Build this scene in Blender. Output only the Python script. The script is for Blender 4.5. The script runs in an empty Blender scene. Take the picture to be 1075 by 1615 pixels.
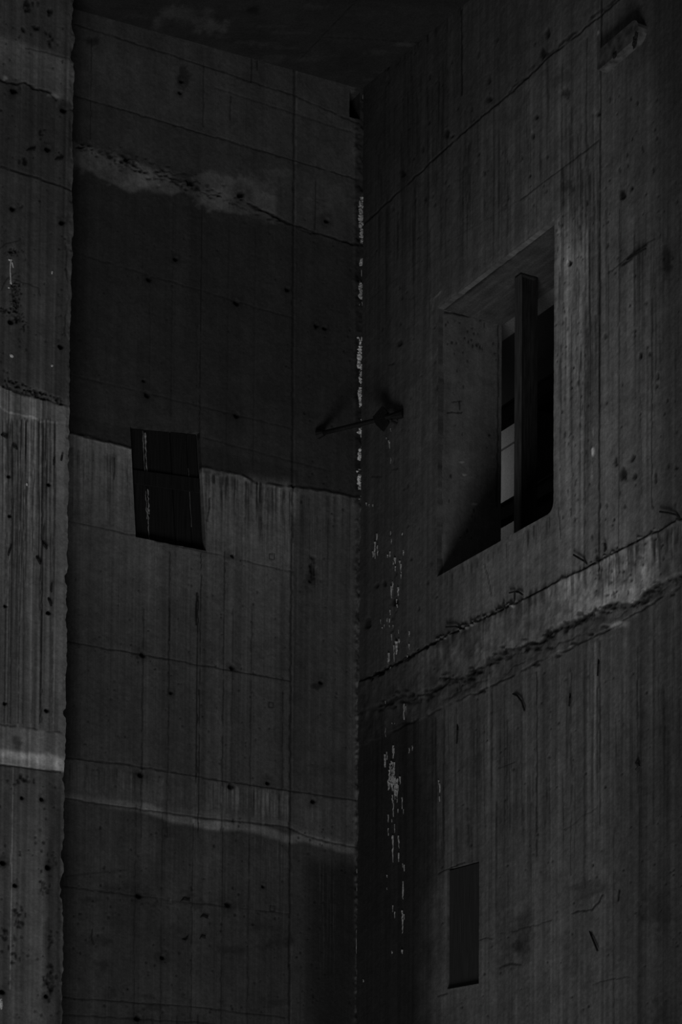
import bpy, math, random
import numpy as np
from mathutils import Vector, Matrix

# ------------------------------------------------------------------ camera, light, exposure
IW, IH = 1075.0, 1615.0
FPX = 3382.0                                   # focal length in pixels
PX, PY = 537.5, 1944.0                         # principal point (lens shifted upwards)
PITCH, ROLL = math.atan(0.040), 0.0079
CAM = np.array([0.0, 0.0, 1.6])
_f = np.array([0.0, math.cos(PITCH), math.sin(PITCH)])
_r0 = np.array([1.0, 0.0, 0.0]); _u0 = np.cross(_r0, _f)
_r = _r0 * math.cos(ROLL) + _u0 * math.sin(ROLL)      # camera rolled a little
_u = -_r0 * math.sin(ROLL) + _u0 * math.cos(ROLL)
scene = bpy.context.scene
col = scene.collection
cd = bpy.data.cameras.new('camera'); cam = bpy.data.objects.new('camera', cd); col.objects.link(cam)
cd.sensor_fit = 'VERTICAL'; cd.sensor_height = 36.0; cd.sensor_width = 36.0 * IW / IH
cd.lens = FPX / IH * 36.0
cd.shift_x = 0.0; cd.shift_y = (PY - IH / 2) / IH
cd.clip_end = 300
cam.matrix_world = Matrix(((_r[0], _u[0], -_f[0], CAM[0]), (_r[1], _u[1], -_f[1], CAM[1]), (_r[2], _u[2], -_f[2], CAM[2]), (0, 0, 0, 1)))
scene.camera = cam
scene.view_settings.view_transform = 'Standard'; scene.view_settings.look = 'None'
scene.view_settings.gamma = 1.0; scene.view_settings.use_curve_mapping = False
scene.view_settings.exposure = 0.0

w = bpy.data.worlds.new('world'); scene.world = w; w.use_nodes = True
w.node_tree.nodes['Background'].inputs[0].default_value = (1, 1, 1, 1)
w.node_tree.nodes['Background'].inputs[1].default_value = 0.085

# frames of the two walls -------------------------------------------------
A1 = math.radians(60.8)
DB = np.array([math.sin(A1), math.cos(A1), 0.0])          # along the back wall, towards the right and away
DR = np.array([-math.cos(A1), math.sin(A1), 0.0])         # along the right wall, away from the camera
UZ = np.array([0.0, 0.0, 1.0])

def pix_dir(X, Y):
    X = np.asarray(X, float); Y = np.asarray(Y, float)
    a = (X - PX) / FPX; b = -(Y - PY) / FPX
    return a[..., None] * _r + b[..., None] * _u + _f
def project(P):
    d = P - CAM
    q = d @ _f
    return PX + FPX * (d @ _r) / q, PY - FPX * (d @ _u) / q
def hit(X, Y, O, N):                                       # where the ray of a pixel meets a plane
    d = pix_dir(X, Y)
    t = ((O - CAM) @ N) / (d @ N)
    return CAM + t[..., None] * d if np.ndim(t) else CAM + t * d

CORNER = hit(570, 400, np.array([0, 21.0, 0]), np.array([0, 1.0, 0])); CORNER[2] = 0
class Frame:
    def __init__(s, O, U, N): s.O, s.U, s.N = O, U, N
    def at(s, X, Y, off=0.0):
        p = hit(X, Y, s.O + s.N * off, s.N) - s.O
        return p @ s.U, p[..., 2] if np.ndim(p) > 1 else p[2]
    def pos(s, u, z, h=0.0):
        u = np.asarray(u, float); z = np.asarray(z, float); h = np.asarray(h, float)
        return s.O + u[..., None] * s.U + h[..., None] * s.N + z[..., None] * UZ
    def pt(s, X, Y, off=0.0):
        return hit(X, Y, s.O + s.N * off, s.N)
FB = Frame(CORNER, -DB, -DR)                               # back wall: u runs left from the corner, normal to the room
FR = Frame(CORNER, -DR, -DB)                               # right wall: u runs from the corner towards the camera
FP = Frame(CORNER - DR * 0.45, -DB, -DR)                   # face of the left pier, 0.45 m proud of the back wall

# daylight that comes up from the open bay far below and in front of the corner
tgt = Vector(FR.pt(700, 760))
LW = Vector(0.95 * DR + 0.72 * DB + 1.75 * UZ).normalized()
ld = bpy.data.lights.new('bay_daylight', 'AREA'); ld.shape = 'DISK'; ld.size = 20.0; ld.energy = 15500
lo = bpy.data.objects.new('bay_daylight', ld); col.objects.link(lo)
lo.location = tgt - LW * 60.0
lo.rotation_euler = LW.to_track_quat('-Z', 'Y').to_euler()

# ------------------------------------------------------------------ helpers
random.seed(4)
ALB = 4.6                                                   # tone (0..255 print value) to albedo
def tone_albedo(T):
    v = np.clip(np.asarray(T, float), 1, 140) / 255.0
    lin = np.where(v <= 0.04045, v / 12.92, ((v + 0.055) / 1.055) ** 2.4)
    return np.clip(lin * ALB, 0.004, 0.8)

def _h(xi, yi, s):
    h = (xi.astype(np.int64) * 374761393 + yi.astype(np.int64) * 668265263 + s * 1442695041) & 0xFFFFFFFF
    h = ((h ^ (h >> 13)) * 1274126177) & 0xFFFFFFFF
    h = h ^ (h >> 16)
    return (h & 0xFFFFF).astype(np.float32) / 1048575.0
def vn(x, y, s=0):
    xf = np.floor(x); yf = np.floor(y)
    a = (x - xf).astype(np.float32); b = (y - yf).astype(np.float32)
    a = a * a * (3 - 2 * a); b = b * b * (3 - 2 * b)
    p = _h(xf, yf, s); q = _h(xf + 1, yf, s); r = _h(xf, yf + 1, s); t = _h(xf + 1, yf + 1, s)
    return (p + (q - p) * a) * (1 - b) + (r + (t - r) * a) * b
def fb(x, y, o=3, s=0, g=0.5):
    v = 0; amp = 1.0; tot = 0
    for i in range(o):
        v = v + amp * vn(x * 2 ** i, y * 2 ** i, s + 17 * i); tot += amp; amp *= g
    return v / tot                                          # about 0..1, mean .5
def ss(a, b, x):
    t = np.clip((x - a) / (b - a), 0, 1); return t * t * (3 - 2 * t)

class Painter:
    """Colour (T, a print tone) and relief (H, metres) of a concrete face; X, Y index the face, u, z are metres on it."""
    def __init__(s, u, z, X, Y):
        s.u, s.z, s.X, s.Y = u, z, X, Y
        s.T = np.full(u.shape, 30.0, np.float32); s.H = np.zeros(u.shape, np.float32); s.W = np.zeros(u.shape, np.float32)
        s.n1 = fb(u * 3, z * 3, 4, 5) - 0.5; s.n2 = fb(u * 11, z * 11, 3, 9) - 0.5
        s.n3 = fb(u * 40, z * 40, 2, 31) - 0.5
    def streaks(s, amt, fu=14, fz=0.5, o=3, seed=1, mask=1.0, lo=False):
        n = fb(s.u * fu, s.z * fz, o, seed) - 0.5
        if lo: n = np.minimum(n, 0)
        s.T *= 1 + amt * 2 * n * mask
    def under(s, pts, soft=2, wob=0.0, seed=3):             # mask: below a line given in face coordinates
        xs, ys = zip(*pts)
        y = np.interp(s.X, xs, ys) + (wob * 2 * (fb(s.X * .05, s.X * 0, 3, seed) - .5) if wob else 0)
        return ss(-soft, soft, s.Y - y)
    def mix(s, m, T): s.T += (T - s.T) * m
    def box(s, x0, x1, soft=3): return ss(x0 - soft, x0 + soft, s.X) * (1 - ss(x1 - soft, x1 + soft, s.X))
    def dist(s, pts, wob=0.0, seed=0):
        X, Y = s.X, s.Y
        if wob:
            X = X + wob * 2 * (fb(Y * .09, X * .09, 2, seed + 3) - .5); Y = Y + wob * 2 * (fb(X * .08, Y * .08, 3, seed + 7) - .5)
        d = np.full(X.shape, 1e9, np.float32)
        for (x0, y0), (x1, y1) in zip(pts[:-1], pts[1:]):
            dx, dy = x1 - x0, y1 - y0; L = dx * dx + dy * dy + 1e-9
            t = np.clip(((X - x0) * dx + (Y - y0) * dy) / L, 0, 1)
            d = np.minimum(d, np.hypot(X - x0 - t * dx, Y - y0 - t * dy))
        return d
    def line(s, pts, wpx=1.2, k=0.5, depth=0.006, wob=0.0, seed=0, breakup=0.0):
        xs = [p[0] for p in pts]; ys = [p[1] for p in pts]; M = wpx * 4 + wob * 2 + 4
        sel = (s.X > min(xs) - M) & (s.X < max(xs) + M) & (s.Y > min(ys) - M) & (s.Y < max(ys) + M)
        if not sel.any(): return
        q = s.sub(sel); d = q.dist(pts, wob, seed)
        m = 1 - ss(wpx * .35, wpx * 1.15, d)
        if breakup: m = m * ss(breakup - .18, breakup + .18, fb(q.X * .06 + seed, q.Y * .06, 3, seed + 40))
        s.T[sel] *= 1 - m * (1 - k); s.H[sel] -= .4 * depth * m
    def sub(s, sel):
        q = Painter.__new__(Painter); q.X, q.Y, q.u, q.z = s.X[sel], s.Y[sel], s.u[sel], s.z[sel]; return q
    def spot(s, x, y, rx, ry, T=None, k=None, amt=1.0, soft=0.6, rough=0.5, depth=0.0, seed=0, fs=0.12):
        M = 2.2
        sel = (abs(s.X - x) < rx * M) & (abs(s.Y - y) < ry * M)
        if not sel.any(): return
        X, Y = s.X[sel], s.Y[sel]
        r = np.hypot((X - x) / rx, (Y - y) / ry) + rough * 2 * (fb(X * fs + seed * 3.1, Y * fs, 3, seed + 60) - .5)
        m = (1 - ss(1 - soft, 1 + soft * .5, r)) * amt
        if T is not None: s.T[sel] += (T - s.T[sel]) * m
        if k is not None: s.T[sel] *= 1 - m * (1 - k)
        s.H[sel] -= depth * m
    def hole(s, x, y, r=5, halo=3.0, depth=0.03, k=0.3, hk=.72):
        r = r * .78
        s.spot(x, y, r * halo, r * halo * 1.1, k=hk, soft=.9, rough=.5, seed=int(x + y))
        s.spot(x, y, r, r * 1.05, k=k, soft=.6, rough=.35, depth=depth, seed=int(x), fs=.25)
    def pits(s, n, x0, x1, y0, y1, r=(1, 2.4), k=.4, depth=.006, seed=1, tall=1.6):
        R = random.Random(seed)
        for i in range(n):
            x, y = R.uniform(x0, x1), R.uniform(y0, y1); a = R.uniform(*r)
            s.spot(x, y, a, a * R.uniform(1, tall), k=R.uniform(k, .75), soft=.5, rough=.3, depth=depth, seed=i, fs=.4)
    def runs(s, n, x0, x1, y0, ln, T=None, k=None, wd=(0.6, 1.6), seed=1, amt=(.3, .8), slope=0.0, jit=6):
        R = random.Random(seed)
        for i in range(n):
            x = R.uniform(x0, x1); yy = y0 + slope * (x - x0) + R.uniform(0, jit); L = R.uniform(*ln); wv = R.uniform(*wd); a = R.uniform(*amt)
            sel = (abs(s.X - x) < wv * 3 + 3) & (s.Y > yy - 4) & (s.Y < yy + L)
            if not sel.any(): continue
            X, Y = s.X[sel], s.Y[sel]
            d = abs(X - x - 2.0 * (fb(Y * .02, Y * 0 + i, 2, i) - .5))
            m = (1 - ss(wv * .4, wv * 1.3, d)) * ss(yy - 3, yy + 2, Y) * (1 - ss(yy + L * .4, yy + L, Y)) * a * (.5 + vn(Y * .1, X * 0, i))
            if T is not None: s.T[sel] += (T - s.T[sel]) * m
            if k is not None: s.T[sel] *= 1 - np.clip(m, 0, 1) * (1 - k)

def concrete_material(name, streak=0.5, grain=0.5, rough=0.85):
    m = bpy.data.materials.new(name); m.use_nodes = True
    nt = m.node_tree; N = nt.nodes; L = nt.links; b = N['Principled BSDF']
    at = N.new('ShaderNodeAttribute'); at.attribute_name = 'tone'
    geo = N.new('ShaderNodeNewGeometry')
    mp = N.new('ShaderNodeMapping'); mp.inputs['Scale'].default_value = (60, 60, 1.3); L.new(geo.outputs['Position'], mp.inputs[0])
    st = N.new('ShaderNodeTexNoise'); st.inputs['Scale'].default_value = 1.0; st.inputs['Detail'].default_value = 3; L.new(mp.outputs[0], st.inputs[0])
    gr = N.new('ShaderNodeTexNoise'); gr.inputs['Scale'].default_value = 55.0; gr.inputs['Detail'].default_value = 4; gr.inputs['Roughness'].default_value = .65; L.new(geo.outputs['Position'], gr.inputs[0])
    r1 = N.new('ShaderNodeMapRange'); r1.inputs[1].default_value = .3; r1.inputs[2].default_value = .7; r1.inputs[3].default_value = 1 - streak * .5; r1.inputs[4].default_value = 1 + streak * .5; L.new(st.outputs[0], r1.inputs[0])
    r2 = N.new('ShaderNodeMapRange'); r2.inputs[1].default_value = .3; r2.inputs[2].default_value = .7; r2.inputs[3].default_value = 1 - grain * .5; r2.inputs[4].default_value = 1 + grain * .5; L.new(gr.outputs[0], r2.inputs[0])
    m1 = N.new('ShaderNodeMath'); m1.operation = 'MULTIPLY'; L.new(r1.outputs[0], m1.inputs[0]); L.new(r2.outputs[0], m1.inputs[1])
    m2 = N.new('ShaderNodeMath'); m2.operation = 'MULTIPLY'; L.new(m1.outputs[0], m2.inputs[0]); L.new(at.outputs['Fac'], m2.inputs[1])
    L.new(m2.outputs[0], b.inputs['Base Color'])
    b.inputs['Roughness'].default_value = rough; b.inputs['Specular IOR Level'].default_value = 0.12
    bp = N.new('ShaderNodeBump'); bp.inputs['Strength'].default_value = .25; bp.inputs['Distance'].default_value = .01
    L.new(gr.outputs[0], bp.inputs['Height']); L.new(bp.outputs[0], b.inputs['Normal'])
    return m
def plain_material(name, T, rough=.7, grain=.4, scale=60, stretch=(1, 1, 1), metal=0.0, spec=.15):
    m = bpy.data.materials.new(name); m.use_nodes = True
    nt = m.node_tree; N = nt.nodes; L = nt.links; b = N['Principled BSDF']
    a = float(tone_albedo(T))
    geo = N.new('ShaderNodeNewGeometry')
    mp = N.new('ShaderNodeMapping'); mp.inputs['Scale'].default_value = stretch; L.new(geo.outputs['Position'], mp.inputs[0])
    n = N.new('ShaderNodeTexNoise'); n.inputs['Scale'].default_value = scale; n.inputs['Detail'].default_value = 4; L.new(mp.outputs[0], n.inputs[0])
    r = N.new('ShaderNodeMapRange'); r.inputs[1].default_value = .3; r.inputs[2].default_value = .7; r.inputs[3].default_value = a * (1 - grain); r.inputs[4].default_value = a * (1 + grain); L.new(n.outputs[0], r.inputs[0])
    L.new(r.outputs[0], b.inputs['Base Color']); b.inputs['Roughness'].default_value = rough; b.inputs['Metallic'].default_value = metal
    b.inputs['Specular IOR Level'].default_value = spec
    bp = N.new('ShaderNodeBump'); bp.inputs['Strength'].default_value = .3; bp.inputs['Distance'].default_value = .006
    L.new(n.outputs[0], bp.inputs['Height']); L.new(bp.outputs[0], b.inputs['Normal'])
    return m
M_CON = concrete_material('board_formed_concrete', .12, .32)
M_CEIL = concrete_material('sooty_concrete', 0.0, .6)
M_BLACK = plain_material('black_steel', 2.5, .7, .4)
M_RUST = plain_material('rusted_steel', 9, .75, .5)
M_POSTF = plain_material('lit_front_steel', 24, .6, .4, 9, (6, 6, .5))  # post steel made paler: light on the front flange put into colour
M_POST = plain_material('dark_painted_steel', 9, .6, .5, 9, (6, 6, .5))
M_WOOD = plain_material('blackened_board', 4, .8, .5, 8, (9, 9, .35))
M_LIME = plain_material('lime_deposit', 84, .9, .35, 90)

def mesh_obj(name, verts, faces, mat, parent=None, tone=None, smooth=False):
    me = bpy.data.meshes.new(name)
    me.from_pydata([tuple(map(float, v)) for v in verts], [], faces)
    me.materials.append(mat)
    if tone is not None:
        a = me.attributes.new('tone', 'FLOAT', 'POINT')
        t = np.full(len(verts), float(tone_albedo(tone)), np.float32) if np.isscalar(tone) else tone_albedo(tone).astype(np.float32)
        a.data.foreach_set('value', t)
    if smooth: me.polygons.foreach_set('use_smooth', [True] * len(me.polygons))
    me.update()
    o = bpy.data.objects.new(name, me); col.objects.link(o)
    if parent is not None: o.parent = parent
    return o
def tag(o, label, cat, kind=None, group=None):
    o['label'] = label; o['category'] = cat
    if kind: o['kind'] = kind
    if group: o['group'] = group
    return o
def root(name, label, cat, kind=None, group=None):
    o = bpy.data.objects.new(name, None); col.objects.link(o); o.empty_display_size = .2
    return tag(o, label, cat, kind, group)

def grid_panel(name, parent, fr, us, zs, paint, mat, depth=.06, holes=(), warp=None, edge=None, cap=True, label=None):
    us = np.asarray(us, float); zs = np.asarray(zs, float); nu, nz = len(us), len(zs)
    U, Z = np.meshgrid(us, zs, indexing='ij'); U = U.ravel(); Z = Z.ravel()
    gu, gz = U.copy(), Z.copy()
    if warp is not None: U, Z = warp(U, Z)
    if edge is not None: U, Z = edge(U, Z)
    P0 = fr.pos(U, Z); X, Y = project(P0)
    pa = Painter(U.astype(np.float32), Z.astype(np.float32), X.astype(np.float32), Y.astype(np.float32))
    paint(pa)
    V = P0 + pa.H[:, None] * fr.N
    T = tone_albedo(pa.T).astype(np.float32)
    idx = np.arange(nu * nz).reshape(nu, nz)
    a, b, c, d = idx[:-1, :-1].ravel(), idx[1:, :-1].ravel(), idx[1:, 1:].ravel(), idx[:-1, 1:].ravel()
    cu = (gu[a] + gu[b]) / 2; cz = (gz[a] + gz[d]) / 2
    keep = np.ones(len(a), bool)
    for (u0, u1, z0, z1) in holes: keep &= ~((cu > u0) & (cu < u1) & (cz > z0) & (cz < z1))
    q = np.stack([a, b, c, d], 1)[keep]
    n = np.cross(fr.U, UZ) @ fr.N
    if n < 0: q = q[:, ::-1]
    E = np.concatenate([q[:, [0, 1]], q[:, [1, 2]], q[:, [2, 3]], q[:, [3, 0]]])
    key = np.sort(E, 1); key = key[:, 0] * (nu * nz) + key[:, 1]
    _u_, first, cnt = np.unique(key, return_index=True, return_counts=True)
    B = E[first[cnt == 1]]                                  # free edges: outer rim and rims of openings
    bv, inv = np.unique(B, return_inverse=True); inv = inv.reshape(B.shape)
    k = len(bv); base = len(V)
    V = np.concatenate([V, V[bv], P0[bv] - fr.N * depth]); rim = V[bv]; dk = .3 + .75 * fb(rim[:, 2] * 18, (rim[:, 0] + rim[:, 1]) * 18, 3, 70) if len(holes) else 1.0                          # rims in panels with openings get a mottled, mostly darker tone
    T = np.concatenate([T, T[bv] * dk, T[bv] * dk])
    sk = np.stack([base + inv[:, 1], base + inv[:, 0], base + k + inv[:, 0], base + k + inv[:, 1]], 1)
    faces = np.concatenate([q, sk]); nf = len(faces)
    loops = faces.ravel(); starts = np.arange(nf) * 4
    if cap:
        ring = np.concatenate([idx[:, 0], idx[-1, 1:], idx[::-1, -1][1:], idx[0, ::-1][1:-1]])
        rr = base + k + np.searchsorted(bv, ring)
        loops = np.concatenate([loops, rr if n > 0 else rr[::-1]]); starts = np.append(starts, nf * 4)
    me = bpy.data.meshes.new(name)
    me.vertices.add(len(V)); me.vertices.foreach_set('co', V.astype(np.float32).ravel())
    me.loops.add(len(loops)); me.loops.foreach_set('vertex_index', loops.astype(np.int32))
    me.polygons.add(len(starts)); me.polygons.foreach_set('loop_start', starts.astype(np.int32))
    sm = np.zeros(len(starts), bool); sm[:len(q)] = True
    me.polygons.foreach_set('use_smooth', sm)
    me.attributes.new('tone', 'FLOAT', 'POINT').data.foreach_set('value', T)
    me.update(calc_edges=True); me.validate()
    me.materials.append(mat)
    o = bpy.data.objects.new(name, me); col.objects.link(o); o.parent = parent
    if label: o['label'] = label
    return o
def lines(a, b, step, extra=()):
    """grid lines from a to b that also pass exactly through the extra values"""
    lo_, hi_ = min(a, b), max(a, b)
    ks = sorted([lo_] + [e for e in extra if lo_ + 1e-6 < e < hi_ - 1e-6] + [hi_]); out = []
    for p, q in zip(ks[:-1], ks[1:]):
        out += list(np.linspace(p, q, max(2, int(round((q - p) / step)) + 1)))[:-1]
    return np.array(out + [hi_])
def box_verts(O, a, b, c):                                  # corner and three edge vectors
    O, a, b, c = map(np.asarray, (O, a, b, c))
    v = [O, O + a, O + a + b, O + b, O + c, O + a + c, O + a + b + c, O + b + c]
    f = [(0, 3, 2, 1), (4, 5, 6, 7), (0, 1, 5, 4), (1, 2, 6, 5), (2, 3, 7, 6), (3, 0, 4, 7)]
    if np.dot(np.cross(a, b), c) < 0: f = [x[::-1] for x in f]
    return v, f
def slab(name, O, a, b, c, mat, parent=None, tone=None, bevel=0.0):
    v, f = box_verts(O, a, b, c)
    o = mesh_obj(name, v, f, mat, parent, tone)
    if bevel:
        md = o.modifiers.new('bevel', 'BEVEL'); md.width = bevel; md.segments = 2
    return o
def tube(pts, radii, sides=7, jitter=0.0, seed=0):
    R = random.Random(seed); pts = [np.asarray(p, float) for p in pts]; V = []; F = []
    if np.isscalar(radii): radii = [radii] * len(pts)
    ref = np.array([.31, .52, .79])
    for i, p in enumerate(pts):
        t = pts[min(i + 1, len(pts) - 1)] - pts[max(i - 1, 0)]; t = t / (np.linalg.norm(t) + 1e-9)
        e1 = np.cross(t, ref); e1 /= np.linalg.norm(e1); e2 = np.cross(t, e1)
        for k in range(sides):
            a = 2 * math.pi * k / sides; r = radii[i] * (1 + jitter * R.uniform(-1, 1))
            V.append(p + (e1 * math.cos(a) + e2 * math.sin(a)) * r)
    for i in range(len(pts) - 1):
        for k in range(sides):
            k2 = (k + 1) % sides
            F.append((i * sides + k, i * sides + k2, (i + 1) * sides + k2, (i + 1) * sides + k))
    F.append(tuple(range(sides))[::-1]); F.append(tuple(range((len(pts) - 1) * sides, len(pts) * sides)))
    return V, F
def join(parts):
    V = []; F = []
    for v, f in parts:
        n = len(V); V += list(v); F += [tuple(i + n for i in x) for x in f]
    return V, F
def lump(c, fr, ru, rz, rn, seed=0, nu=9, nv=6):            # half a rough pebble stuck to a face
    R = random.Random(seed); V = []; F = []
    for j in range(nv):
        th = (j / (nv - 1)) * math.pi / 2
        for i in range(nu):
            a = 2 * math.pi * i / nu; q = 1 + R.uniform(-.28, .28)
            V.append(c + fr.U * math.cos(a) * math.cos(th) * ru * q + UZ * math.sin(a) * math.cos(th) * rz * q + fr.N * (math.sin(th) * rn * q - .004))
    for j in range(nv - 1):
        for i in range(nu):
            i2 = (i + 1) % nu; F.append((j * nu + i, j * nu + i2, (j + 1) * nu + i2, (j + 1) * nu + i))
    return V, F
STEP = 1.6

# ------------------------------------------------------------------ openings (metres on the walls)
u_l = FR.at(690, 700)[0]; u_r = FR.at(873, 600)[0]
W_T = (FR.at(691.4, 486)[1] + FR.at(869, 349)[1]) / 2; W_B = (FR.at(687, 910)[1] + FR.at(864, 812)[1]) / 2
WIN = (u_l, u_r, W_B, W_T)
def quad_uz(fr, pts): return [fr.at(x, y) for x, y in pts]
def make_warp(rect, quad, reach):
    """move the rectangle's corners onto the quad's, fading out over reach metres (crooked openings)"""
    u0, u1, z0, z1 = rect
    def wf(U, Z):
        a = np.clip((U - u0) / (u1 - u0), 0, 1); b = np.clip((Z - z0) / (z1 - z0), 0, 1)
        (A, B, C, D) = quad                                  # (u0,z0) (u1,z0) (u1,z1) (u0,z1)
        du = (A[0] - u0) * (1 - a) * (1 - b) + (B[0] - u1) * a * (1 - b) + (C[0] - u1) * a * b + (D[0] - u0) * (1 - a) * b
        dz = (A[1] - z0) * (1 - a) * (1 - b) + (B[1] - z0) * a * (1 - b) + (C[1] - z1) * a * b + (D[1] - z1) * (1 - a) * b
        d = np.maximum(np.maximum(u0 - U, U - u1), np.maximum(z0 - Z, Z - z1)); f = 1 - ss(0, reach, np.maximum(d, 0))
        return U + du * f, Z + dz * f
    return wf
def rect_of(q):
    us = sorted([p[0] for p in q]); zs = sorted([p[1] for p in q])
    return ((us[0] + us[1]) / 2, (us[2] + us[3]) / 2, (zs[0] + zs[1]) / 2, (zs[2] + zs[3]) / 2)
# back wall opening: quad ordered (small u, low) (large u, low) (large u, high) (small u, high); small u = right
Q1 = quad_uz(FB, [(325, 869), (214, 847), (205, 672), (315, 682)]); R1 = rect_of(Q1); WARP1 = make_warp(R1, Q1, .35)
Q2 = quad_uz(FR, [(705, 1562), (755, 1553), (755, 1357.5), (705.5, 1371)]); R2 = rect_of(Q2); WARP2 = make_warp(R2, Q2, .22)
QC = quad_uz(FB, [(567, 190), (550.5, 184), (551.5, 140), (567, 147)]); RC = rect_of(QC)
CEILP = [FB.pt(117, 14), FB.pt(570, 141), FR.pt(738, 3)]
CN = np.cross(CEILP[1] - CEILP[0], CEILP[2] - CEILP[0]); CN /= np.linalg.norm(CN)
if CN[2] > 0: CN = -CN
def ceil_z(p): return CEILP[0][2] - ((p[..., 0] - CEILP[0][0]) * CN[0] + (p[..., 1] - CEILP[0][1]) * CN[1]) / CN[2]

# ------------------------------------------------------------------ BACK WALL
B_LIFT = [(118, 233), (200, 256), (270, 280), (310, 292), (390, 322), (466, 358), (565, 388)]
B_EDGE = [(97, 680), (110, 683), (203, 706), (320, 738), (380, 750), (405, 762), (462, 768), (520, 776), (562, 786)]
B_LOW1 = [(97, 1194), (103, 1195), (200, 1206), (350, 1231), (455, 1247), (562, 1262)]
B_LOW2 = [(97, 1257), (100, 1258), (230, 1277), (330, 1290), (420, 1299), (455, 1304), (480, 1316), (530, 1330), (562, 1336)]
def paint_back(p):
    X, Y = p.X, p.Y
    p.T[:] = 26
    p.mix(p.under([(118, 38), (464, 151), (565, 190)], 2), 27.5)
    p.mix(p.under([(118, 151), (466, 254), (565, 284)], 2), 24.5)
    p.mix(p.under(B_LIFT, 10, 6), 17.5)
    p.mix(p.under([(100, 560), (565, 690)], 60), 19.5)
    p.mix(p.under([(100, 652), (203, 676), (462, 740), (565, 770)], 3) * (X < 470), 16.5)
    # pale lower lifts
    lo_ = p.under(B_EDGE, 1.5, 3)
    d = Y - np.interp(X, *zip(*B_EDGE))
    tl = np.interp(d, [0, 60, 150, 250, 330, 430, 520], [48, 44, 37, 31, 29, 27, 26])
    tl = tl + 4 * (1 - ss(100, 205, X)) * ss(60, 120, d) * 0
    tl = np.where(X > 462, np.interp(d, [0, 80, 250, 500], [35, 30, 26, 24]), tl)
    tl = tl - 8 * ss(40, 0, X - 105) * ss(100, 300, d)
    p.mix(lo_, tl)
    p.mix(ss(-20, 10, d) * (1 - ss(20, 70, d + 30 * p.n1)) * p.box(395, 466, 12), 52)
    p.mix(p.under(B_LOW1, 1.5), 29); p.mix(p.under(B_LOW2, 2), 22.5)
    # rust-free lime band under the second joint
    d2 = Y - np.interp(X, [100, 150, 230, 290, 330, 380, 410, 455, 475, 520, 545, 562], [1266, 1270, 1279, 1296, 1306, 1304, 1310, 1327, 1322, 1332, 1340, 1336])
    p.mix(ss(-14, -6, d2 + 10 * p.n1) * (1 - ss(1, 9, d2 + 10 * p.n1)) * ss(130, 250, X) * .9, 46)
    p.mix((1 - ss(3, 9, abs(Y - np.interp(X, *zip(*B_LOW2)) + 3))) * .35, 42)
    p.mix(ss(6, 60, d2) * (1 - ss(60, 150, d2)) * .4 * p.box(130, 460, 30), 31)
    # dark wet strip between the seam and the corner, bottom
    wet = ss(1336, 1376, Y + 50 * p.n1 + 16 * p.n2) * ss(466, 506, X + 16 * p.n1 + 8 * p.n2); p.mix(wet * .92, 9.5); p.W += wet
    # upper white bloom along the tilted joint
    lx, ly = zip(*B_LIFT); db = Y - np.interp(X, lx, ly) + 26 * p.n1 + 10 * p.n2
    up = np.interp(X, [118, 200, 280, 330, 400, 430, 470], [-4, -2, -2, -22, -36, -32, -40])
    dn = np.interp(X, [118, 170, 205, 240, 272, 290, 330, 360, 400, 440], [34, 36, 44, 34, 22, 6, 34, 24, 8, 4])
    bl = ss(-4, 3, db - up) * (1 - ss(-4, 5, db - dn)) * p.box(112, 436, 7)
    p.mix(bl * .85, 40)
    p.spot(225, 284, 46, 14, T=45, amt=.7, rough=.9, seed=3); p.spot(150, 255, 44, 18, T=41, amt=.7, rough=.6, seed=4)
    p.spot(335, 314, 26, 20, T=42, amt=.8, rough=.9, seed=5); p.spot(390, 292, 50, 16, T=37, amt=.8, rough=.7, seed=6)
    p.spot(440, 272, 34, 7, T=33, amt=.7, rough=.6, seed=7); p.spot(520, 310, 40, 22, T=28, amt=.8, rough=.6, seed=8)
    p.spot(425, 345, 60, 9, T=25, amt=.7, rough=.7, seed=9)
    p.line(B_LIFT, 2.0, .42, .012, 6, 2, .5); p.line([(x, y + 7) for x, y in B_LIFT[1:5]], 2.0, .5, .01, 9, 5, .5)
    p.line([(x + 6, y - 7) for x, y in B_LIFT[:4]], 1.6, .5, .008, 8, 8, .5)
    for i in range(110):
        R = random.Random(500 + i); x = min(440, 122 + abs(R.gauss(0, 1)) * 150); p.spot(x, np.interp(x, lx, ly) + R.gauss(0, 7), R.uniform(1.2, 5), R.uniform(.8, 2.4), k=R.uniform(.4, .8), rough=.8, depth=.006, seed=i, fs=.25)
    p.line([(390, 320), (466, 356), (565, 388)], 1.6, .35, .015, 2, 11)
    # horizontal form joints
    for pts, k in (([(118, 38), (212, 68), (464, 151), (565, 196)], .45), ([(118, 151), (250, 190), (466, 254), (565, 284)], .45), ([(340, 139), (430, 168), (565, 212)], .8),
                   ([(110, 396), (462, 502)], .75), ([(105, 590), (240, 622), (462, 676)], .78), ([(100, 820), (210, 844), (330, 872), (462, 902)], .6), ([(100, 1011), (458, 1074)], .35),
                   ([(100, 1398), (270, 1420), (455, 1441)], .55), ([(98, 1573), (300, 1588), (450, 1604)], .4), ([(98, 1600), (300, 1612), (450, 1626)], .5),
                   ([(320, 690), (462, 728), (520, 742)], .75)):
        p.line(pts, 1.3, k, .008, 1.5, int(pts[0][1]), .25)
    p.line(B_EDGE, 2.2, .45, -.012, 2.5, 3, .3); p.line([(x, y - 3) for x, y in B_EDGE], 2.6, .72, .006, 2.5, 4, .4)
    p.line(B_LOW1, 1.5, .5, .012, 1.5, 5, .2); p.line([(x, y + 1) for x, y in B_LOW2], 1.5, .5, .014, 1.5, 6)
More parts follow.
